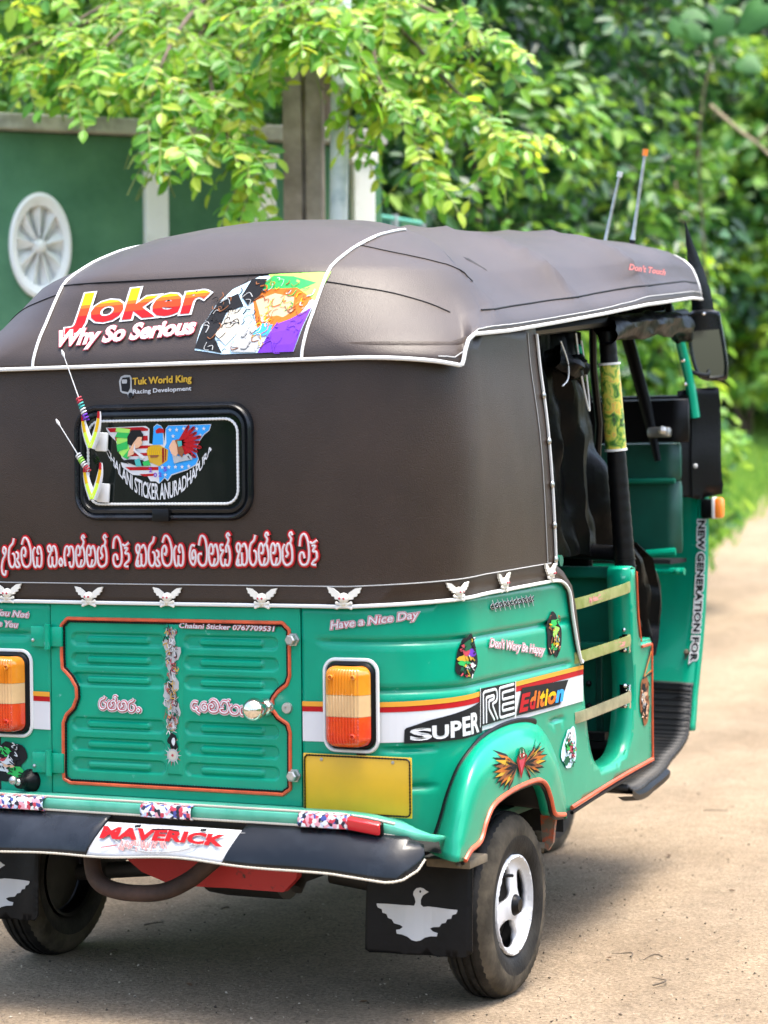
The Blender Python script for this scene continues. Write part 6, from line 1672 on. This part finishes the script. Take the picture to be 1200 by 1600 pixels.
# ================ pillars
mb = MB(); pt, pb = Vector((.572, 1.262, 1.53)), Vector((.600, 1.312, .915))
PV = []; RR = []
for i in range(60):
    t = i/59; p = pb.lerp(pt, t); PV.append(p); RR.append(.0272-.005*t+.0006*math.sin(i*2.1))
mb.tube(PV, RR, 18); POLE = mb.build('padded_pillar', M['rubber'], TK)
mb = MB(); a, b = pb.lerp(pt, .505), pb.lerp(pt, .865); mb.tube([a.lerp(b, i/10) for i in range(11)], [.0278-.0018*i/10 for i in range(11)], 20, caps=False)
def sleeve():
    m = bpy.data.materials.new('printed_sleeve'); m.use_nodes = True; nt = m.node_tree; b = nt.nodes['Principled BSDF']; tc = nt.nodes.new('ShaderNodeTexCoord')
    n = nt.nodes.new('ShaderNodeTexNoise'); n.inputs['Scale'].default_value = 34; n.inputs['Detail'].default_value = 3; n.inputs['Distortion'].default_value = 1.4
    nt.links.new(tc.outputs['Object'], n.inputs['Vector']); rp = nt.nodes.new('ShaderNodeValToRGB'); cs = [(.3, (.02, .035, .01)), (.38, (.05, .16, .02)), (.46, (.22, .32, .04)), (.55, (.50, .46, .07)), (.62, (.55, .30, .04)), (.7, (.30, .36, .10)), (.8, (.6, .6, .35))]
    e = rp.color_ramp.elements; e[0].position = cs[0][0]; e[0].color = (*cs[0][1], 1); e[1].position = cs[1][0]; e[1].color = (*cs[1][1], 1)
    for p, c in cs[2:]: x = e.new(p); x.color = (*c, 1)
    nt.links.new(n.outputs['Fac'], rp.inputs[0]); nt.links.new(rp.outputs[0], b.inputs['Base Color']); b.inputs['Roughness'].default_value = .3; b.inputs['Coat Weight'].default_value = .4
    return m
M['sleeve'] = sleeve(); mb.build('printed_sleeve', M['sleeve'], POLE)
for p in (a, b): mb = MB(); v = (b-a).normalized(); mb.tube([p-v*.003, p+v*.003], .0292, 18); mb.build('sleeve_ring', M['white'], POLE)
for t in (.04, .01): mb = MB(); p = pb.lerp(pt, t); mb.tube([p, p+(pt-pb).normalized()*.004], .0290, 18); mb.build('pillar_band', M['black'], POLE)
mb = MB(); mb.tube([(-.600, 1.312, .915), (-.572, 1.262, 1.53)], .025, 14); mb.build('padded_pillar', M['rubber'], TK)
mb = MB()
for sg in (1, -1): mb.tube([(sg*.60, .72, .93), (sg*.60, .62, 1.46)], .018, 10)
mb.build('rear_post', M['paint'], TK)
mb = MB()
for sg in (1, -1): mb.tube([(sg*.58, .60, 1.49), (sg*.575, 1.3, 1.56), (sg*.50, 2.18, 1.635)], .014, 8)
for y, z in ((.62, 1.70), (1.28, 1.76), (1.9, 1.78)): mb.tube(spline([(-.56, y, z-.22), (-.45, y, z-.04), (0, y, z+.01), (.45, y, z-.04), (.56, y, z-.22)], 6), .011, 8)
mb.build('canopy_frame', M['black'], TK)

# ================ front: shield, dash, windscreen
PF = [(2.36, 1.37), (2.368, 1.20), (2.362, 1.084), (2.350, .95), (2.336, .852), (2.312, .75), (2.285, .662), (2.252, .58), (2.215, .495), (2.185, .44), (2.147, .388), (2.09, .362), (2.021, .344), (1.93, .326), (1.839, .312), (1.72, .302), (1.60, .297), (1.46, .306), (1.37, .330)]
PFs = [(p.x, p.y) for p in spline([(a, b, 0) for a, b in PF], 3)]
def shield_pt(u, i, off=0):
    y, z = PFs[i]; hw = interp(z, [.29, .33, .5, 1.1, 1.37], [.55, .52, .505, .50, .485]) if y > 1.7 else interp(y, [1.37, 1.7], [.585, .54]); bul = interp(z, [.30, .40, .7, 1.1, 1.4], [0, .03, .13, .17, .15]) if y > 2 else 0
    return Vector((u*hw, y+bul*(1-abs(u)**2.2), z))
n_ = len(PFs); k_mat = next(i for i, p in enumerate(PFs) if p[1] < .50)
mb = MB(); mb.grid([[shield_pt(-1+2*j/24, i) for j in range(25)] for i in range(k_mat+1)], flip=True); SH = mb.build('front_shield', M['paint'], TK)
md = SH.modifiers.new('thickness', 'SOLIDIFY'); md.thickness = .01; md.offset = 1
# ribbed mat on the curved footboard
mb = MB(); rows = []
for i in range(k_mat-1, n_):
    rows.append([shield_pt(-1+2*j/24, i)+Vector((0, -.004, .004)) for j in range(25)])
fine = []
for a, b in zip(rows, rows[1:]):
    for k in range(5): fine.append([p.lerp(q, k/5)+Vector((0, -.004, .006))*(k % 2) for p, q in zip(a, b)])
mb.grid(fine, flip=True); o = mb.build('footboard_mat', M['mat'], TK); md = o.modifiers.new('thickness', 'SOLIDIFY'); md.thickness = .014; md.offset = 1
# rubber lip that hangs under the flank
mb = MB(); R_ = []
for i in range(n_-14, n_): p = shield_pt(1, i); R_.append([p+Vector((.0, 0, .012)), p+Vector((.012, 0, .004)), p+Vector((.010, 0, -.012)), p+Vector((-.03, 0, -.016))])
mb.grid(R_); mb.build('footboard_lip', M['rubber'], TK)
# edge flange with lettering
for sg in (1, -1):
    R_ = []
    for i in range(0, k_mat+6): p = shield_pt(1, i); w_ = .026 if i < k_mat else .02; R_.append([Vector((sg*(p.x-w_), p.y+.012, p.z)), Vector((sg*(p.x-w_*.5), p.y-.004, p.z)), Vector((sg*(p.x+.006), p.y-.006, p.z)), Vector((sg*(p.x+.012), p.y+.006, p.z))])
    mb = MB(); mb.grid(R_, flip=sg < 0); o = mb.build('shield_flange', M['paint'], SH); md = o.modifiers.new('thickness', 'SOLIDIFY'); md.thickness = .004; md.offset = 0
yz = sorted([(z, y) for y, z in PFs if z > .36]); 
def flang(a, b, off=0):     # a down the edge (z), b across (x)
    y = float(np.interp(a, [p[0] for p in yz], [p[1] for p in yz])); z = a
    return Vector((.4975+b*.8, y-.0075-off-.002, z))
V, Fc = text2d('NEW GENERATION FOR', .045, 0, 1.04); x0, x1 = V[:, 0].min(), V[:, 0].max()
d = Decal(flang, .001, .0006)
d.v = []; Z0, Z1 = 1.020, .605
for layer, ink, bo in ((0, 'p_white', .16), (1, 'p_blk', .045)):
    V, Fc = text2d('NEW GENERATION FOR', bo, 0, 1.06); d.raw([(Z0+(Z1-Z0)*(x_-x0)/(x1-x0), -.0135+.0265*(y_/.73)) for x_, y_ in V], Fc, ink, layer)
d.build('edge_lettering', TK, 'vertical lettering down the front edge')
# wiring clip on the shield
mb = MB(); mb.sphere((.470, 2.27, .625), .010, 8); mb.tube(spline([(.470, 2.27, .625), (.462, 2.26, .56), (.43, 2.25, .53), (.455, 2.24, .50)], 5), .003, 5); mb.build('cable_stub', M['mud'], TK)
# dash box: black padded top, green body with seam, curved lower rim
def dash(z0, z1, hw, y, m, name, bul=.10, inset=0):
    R_ = []
    for z in (z0, z0+.004, (z0+z1)/2, z1-.004, z1):
        k = .006 if z in (z0, z1) else 0
        R_.append([Vector((-hw+2*hw*j/20, y-bul*(1-((-1+2*j/20))**2)*inset+k, z)) for j in range(21)])
    mb = MB(); mb.grid(R_); o = mb.build(name, M[m], TK); md = o.modifiers.new('thickness', 'SOLIDIFY'); md.thickness = .02; md.offset = -1; return o
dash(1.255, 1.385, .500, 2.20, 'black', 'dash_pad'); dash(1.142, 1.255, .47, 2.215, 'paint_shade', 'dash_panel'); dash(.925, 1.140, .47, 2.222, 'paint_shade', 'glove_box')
mb = MB(); mb.tube([(-.46, 2.20, 1.141), (.46, 2.20, 1.141)], .008, 8); mb.build('dash_bead', M['paint_in'], TK)
mb = MB(); mb.tube(spline([(-.46, 2.20, .93), (-.2, 2.17, .915), (.2, 2.17, .915), (.46, 2.20, .93)], 8), .012, 8); mb.build('glove_box_rim', M['paint'], TK)
mb = MB(); mb.box((0, 2.26, .90), (.9, .16, .012)); mb.build('tray', M['dark'], TK, False)
mb = MB(); mb.tube([(-.49, 2.19, .872), (.49, 2.19, .872)], .011, 8)
for x in (.40, .47): mb.sphere((x, 2.178, .874), .010, 8)
mb.build('cross_tube', M['paint'], TK)
mb = MB(); mb.tube([(0, 2.08, .35), (0, 1.98, .98)], .022, 12); mb.tube(spline([(-.30, 1.86, 1.02), (-.12, 1.95, 1.04), (.12, 1.95, 1.04), (.30, 1.86, 1.02)], 6), .012, 10); mb.box((0, 1.97, 1.04), (.18, .10, .09), None, .02); mb.build('handlebar', M['rubber'], TK)
for sg in (1, -1): mb = MB(); mb.tube([(sg*.28, 1.87, 1.02), (sg*.38, 1.82, 1.015)], .018, 10); mb.build('hand_grip', M['rubber'], TK)
# windscreen frame
def pil(sg):
    mb = MB(); mb.tube(spline([(sg*.492, 2.30, 1.33), (sg*.480, 2.285, 1.44), (sg*.462, 2.23, 1.58), (sg*.452, 2.17, 1.66)], 6), [.022]*6+[.020]*6+[.019]*7, 12, flat=.7); return mb.build('front_post', M['paint'], TK)
pil(1); pil(-1)
for sg in (1, ): 
    for z, y in ((1.50, 2.262), (1.43, 2.285)): mb = MB(); mb.sphere((sg*.474, y-.02, z), .006, 8); mb.build('stud', M['sil'], TK)
mb = MB(); mb.tube([(-.48, 2.28, 1.385), (.48, 2.28, 1.385)], .014, 8); mb.tube([(-.44, 2.16, 1.655), (.44, 2.16, 1.655)], .018, 8); mb.build('screen_surround', M['black'], TK)
mb = MB(); V = [(-.47, 2.285, 1.385), (.47, 2.285, 1.385), (.44, 2.165, 1.655), (-.44, 2.165, 1.655)]; mb.add(V, [(0, 1, 2, 3)]); o = mb.build('windscreen', M['clear'], TK, False); md = o.modifiers.new('thickness', 'SOLIDIFY'); md.thickness = .004
mb = MB(); mb.tube([(.318, 2.13, 1.64), (.382, 2.17, 1.36), (.42, 2.16, 1.20)], [.020, .019, .010], 10, flat=.5, normal=Vector((0, 1, 0))); mb.build('screen_strap', M['black'], TK)
mb = MB(); mb.box((.425, 2.16, 1.285), (.07, .03, .03), None, .008); mb.sphere((.44, 2.14, 1.29), .014, 8); mb.build('wiper_motor', M['steel'], TK)
# black weather flap beside the screen
f = lambda a, b, off=0: Vector((.480+a*.5, 2.30+a*.5+.004*math.sin(b*30), b))+Vector((.5, -.8, 0))*off
o = sheet('weather_flap', [[(-.065, 1.10), (-.060, 1.41), (0, 1.418), (.135, 1.422), (.140, 1.40), (.148, 1.10), (.02, 1.085)]], f, M['rubber'], 0, .03, TK, .006)
mb = MB(); mb.tube([f(0, z, .006) for z in np.linspace(1.09, 1.415, 8)], .003, 6); mb.build('flap_seam', M['black'], o)
for z in (1.345, 1.185): mb = MB(); mb.sphere(f(.018, z, .006), .0075, 10, (1, .5, 1)); mb.build('flap_stud', M['white'], o)
# orange indicator
mb = MB(); mb.box((.520, 2.35, 1.055), (.05, .03, .060), None, .010); o = mb.build('side_indicator', M['black'], TK); mb = MB(); mb.box((.553, 2.342, 1.058), (.026, .042, .062), None, .009); mb.build('indicator_lens', M['orange'], o); mb = MB(); mb.box((.540, 2.340, 1.058), (.010, .044, .066), None, .004); mb.build('indicator_rim', M['white'], o)
# mirror with black shroud and a tall black horn above
mc = Vector((.520, 2.33, 1.548)); Rm = Matrix.Rotation(rad(-4), 3, 'Y') @ Matrix.Rotation(rad(18), 3, 'Z') @ Matrix.Rotation(rad(5.0), 3, 'X')
def mp(u, v, t): return mc+Rm @ Vector((u, t, v))
mo = [(-.045, .098), (-.052, .03), (-.042, -.06), (-.018, -.100), (.045, -.104), (.056, -.09), (.058, -.04), (.048, .06), (.036, .098)]
mb = MB(); ml = [(p.x, p.y) for p in spline([(a, b, 0) for a, b in mo], 4, True)]
rowsM = [[mp(a*s, b*s, t) for a, b in ml] for s, t in ((1, -.012), (1.04, -.006), (1.03, .02), (.85, .04), (.3, .05))]; n = len(ml); V = [p for r_ in rowsM for p in r_]
mb.add(V, [(k*n+i, (k*n+(i+1) % n), (k+1)*n+(i+1) % n, (k+1)*n+i) for k in range(4) for i in range(n)]); 
P, T = tri_region([ml], None); MI = mb.build('side_mirror', M['rubber_shine'], TK)
mb = MB(); mb.add([mp(a*.86, b*.90, -.0105) for a, b in P], T); mb.build('mirror_glass', M['mirror'], MI, False)
mb = MB(); mb.tube([mp(a*.93, b*.95, -.012) for a, b in ml], .006, 6, closed=True); mb.build('mirror_rim', M['rubber_shine'], MI)
mb = MB(); mb.grid([[mp(a*.97, b, -.014-.004*math.cos(a*30)) for a in np.linspace(-.050+.006*(b > .06), .046, 9)] for b in (.045+.0*0, .07, .095)]); o = mb.build('mirror_dark_reflection', M['rubber_shine'], MI)  # black piece over the glass top stands in for its dark reflection
mb = MB(); hp = [mp(-.002, .098, .012), mp(-.004, .16, .012), mp(-.016, .24, .010), mp(-.028, .31, .008), mp(-.036, .375, .006)]
mb.tube(hp, [.036, .031, .021, .011, .0015], 10, flat=.35, normal=Rm @ Vector((0, 1, 0))); mb.build('mirror_horn', M['rubber_shine'], MI)
mb = MB(); mb.tube(spline([(.478, 2.285, 1.475), (.50, 2.29, 1.462), (.53, 2.31, 1.458), mp(.0, -.06, .02)], 5), .006, 8); mb.build('mirror_arm', M['rubber'], MI)
mb = MB(); mb.sphere((mp(-.0, .095, -.016)), .006, 8); mb.build('shroud_stud', M['sil'], MI)
# aerials on the roof front
for bx_, tx, w_, top_, y_, lb in (((.330, 1.840), (.378, 2.12), .006, 'orange', 2.19, 'right roof aerial with orange tip'), ((.240, 1.84), (.298, 2.06), .0055, 'white', 2.19, 'left roof aerial with pale tip')):
    mb = MB(); A = Vector((bx_[0], y_, bx_[1]-.02)); B2 = Vector((tx[0], y_, tx[1])); mb.tube([A, A.lerp(B2, .04), A.lerp(B2, .15), A.lerp(B2, .2), A.lerp(B2, .6), B2], [.012, .011, .0085, w_, w_*.9, w_*.8], 10)
    o = mb.build('roof_aerial', M['steel'], TK, label=lb); mb = MB(); mb.tube([A.lerp(B2, .965), A.lerp(B2, 1.03)], .0085, 10); mb.build('aerial_tip', M[top_], o)
    mb = MB(); mb.tube([A, A.lerp(B2, .05), A.lerp(B2, .14)], [.013, .012, .009], 10); mb.build('aerial_base', M['rubber'], o)

# ================ black rain curtains rolled and bunched
def drape(name, Ls, Rs, zs, xf, m, amp=.018, seed=0, n=26, label=None):
    """hanging plastic: left / right edge (Y) for each height, with deep folds"""
    rows = []
    for i, z in enumerate(np.linspace(zs[0], zs[-1], 46)):
        l = interp(-z, [-v for v in zs], Ls); r = interp(-z, [-v for v in zs], Rs); row = []
        for j in range(n+1):
            t = j/n; y = l+(r-l)*t; nz_ = noise.noise(Vector((t*4.5+seed, z*3.2, seed))); cr = noise.noise(Vector((t*9+seed, z*14, 3+seed)))
            row.append(Vector((xf(z)+amp*(math.sin(t*13+nz_*4)+.9*nz_)+.012*cr, y+.012*nz_, z+.010*cr)))
        rows.append(row)
    mb = MB(); mb.grid(rows); return mb.build(name, M[m], TK, label=label)
Z_ = [1.53, 1.42, 1.36, 1.26, 1.14, 1.06, .99, .955]
drape('rain_curtain', [.92, .92, .93, .95, .98, 1.0, 1.04, 1.06], [1.30, 1.33, 1.42, 1.43, 1.42, 1.43, 1.46, 1.47], Z_, lambda z: .50, 'tarp', seed=1)
drape('rain_curtain', [.80, .82, .84, .86, .90, .92, .95, .96], [1.12, 1.14, 1.20, 1.24, 1.25, 1.25, 1.25, 1.22], Z_, lambda z: .45, 'tarp', seed=5)
drape('rain_curtain', [.70, .72, .75, .80], [1.34, 1.36, 1.36, 1.36], [1.52, 1.3, 1.1, .97], lambda z: .20, 'tarp', amp=.03, seed=8, n=30)
drape('rain_curtain', [.62, .64, .66, .68], [1.30, 1.30, 1.30, 1.30], [1.52, 1.3, 1.1, .90], lambda z: -.57, 'tarp', amp=.02, seed=18, n=30)  # unseen drape added over the far door opening to keep the cab dark
drape('rain_curtain', [1.50, 1.50, 1.52, 1.60, 1.66], [1.60, 1.74, 1.80, 1.79, 1.74], [.98, .93, .85, .74, .66], lambda z: .54-.02*z, 'tarp', amp=.014, seed=12, n=18, label='glossy black curtain end hanging beside the driver')
def roll(name, P, r, seed, amp=.3, m='tarp'):
    S = spline(P, 8); mb = MB(); n = 16; V = []; N = len(S)
    for i, p in enumerate(S):
        t = (S[min(i+1, N-1)]-S[max(i-1, 0)]).normalized(); a = Vector((0, 0, 1)); a = (a-t*a.dot(t)).normalized(); b = t.cross(a)
        for j in range(n):
            th = 2*PI*j/n; k = r*(1+amp*noise.noise(Vector((i*.35, math.cos(th)*1.3+seed, math.sin(th)*1.3)))+.1*math.sin(3*th+i*.5)); V.append(p+a*math.cos(th)*k+b*math.sin(th)*k)
    mb.add(V, [(i*n+j, i*n+(j+1) % n, (i+1)*n+(j+1) % n, (i+1)*n+j) for i in range(N-1) for j in range(n)]); return mb.build(name, M[m], TK)
roll('rolled_curtain', [(.585, 1.22, 1.530), (.58, 1.40, 1.548), (.57, 1.62, 1.568), (.55, 1.85, 1.585), (.52, 2.08, 1.598), (.49, 2.18, 1.575)], .032, 3, .35)
roll('rolled_curtain', [(.50, 2.16, 1.60), (.2, 2.15, 1.625), (-.2, 2.15, 1.625), (-.5, 2.14, 1.60)], .028, 7)
roll('rolled_curtain', [(.53, .98, 1.455), (.55, 1.06, 1.43), (.54, 1.12, 1.44), (.50, 1.22, 1.42)], .026, 9, .6)
roll('rolled_curtain', [(-.585, .70, 1.46), (-.58, 1.40, 1.55), (-.55, 1.85, 1.585)], .034, 13, .5)
# lighter seams / cords
mb = MB(); mb.tube(spline([(.56, 1.06, 1.515), (.555, 1.10, 1.44), (.55, 1.15, 1.37), (.55, 1.185, 1.325), (.55, 1.17, 1.40), (.553, 1.12, 1.50)], 8), .0026, 6); mb.build('white_cord', M['white'], TK)
mb = MB(); mb.tube(spline([(.557, 1.085, 1.485), (.554, 1.11, 1.445)], 4), .008, 8); mb.build('cord_sleeve', M['paint'], TK)
mb = MB(); mb.tube(spline([(.56, .95, 1.49), (.56, 1.00, 1.44), (.56, 1.0, 1.40), (.56, .96, 1.38)], 6), .002, 5); mb.build('white_cord', M['white'], TK)
mb = MB(); mb.tube([(.52, 1.30, 1.56), (.50, 1.36, 1.44), (.48, 1.46, 1.30), (.46, 1.50, 1.20)], .010, 8); mb.build('hanging_strap', M['black'], TK)
# green cross handle seen past the curtain edge, knobs
mb = MB(); mb.lathe([(0, -.05), (.020, -.05), (.022, 0), (.022, .05), (0, .05)], (.50, .90, 1.105), 'x', 16); mb.build('green_cap', M['paint_in'], TK)
mb = MB(); mb.lathe([(0, -.03), (.012, -.03), (.014, .03), (0, .03)], (.560, .86, .955), 'x', 14); mb.build('green_cap', M['paint_in'], TK)
mb = MB(); mb.box((0.1, 1.48, .94), (.7, .04, .20), None, .015); mb.build('backrest', M['tarp'], TK)
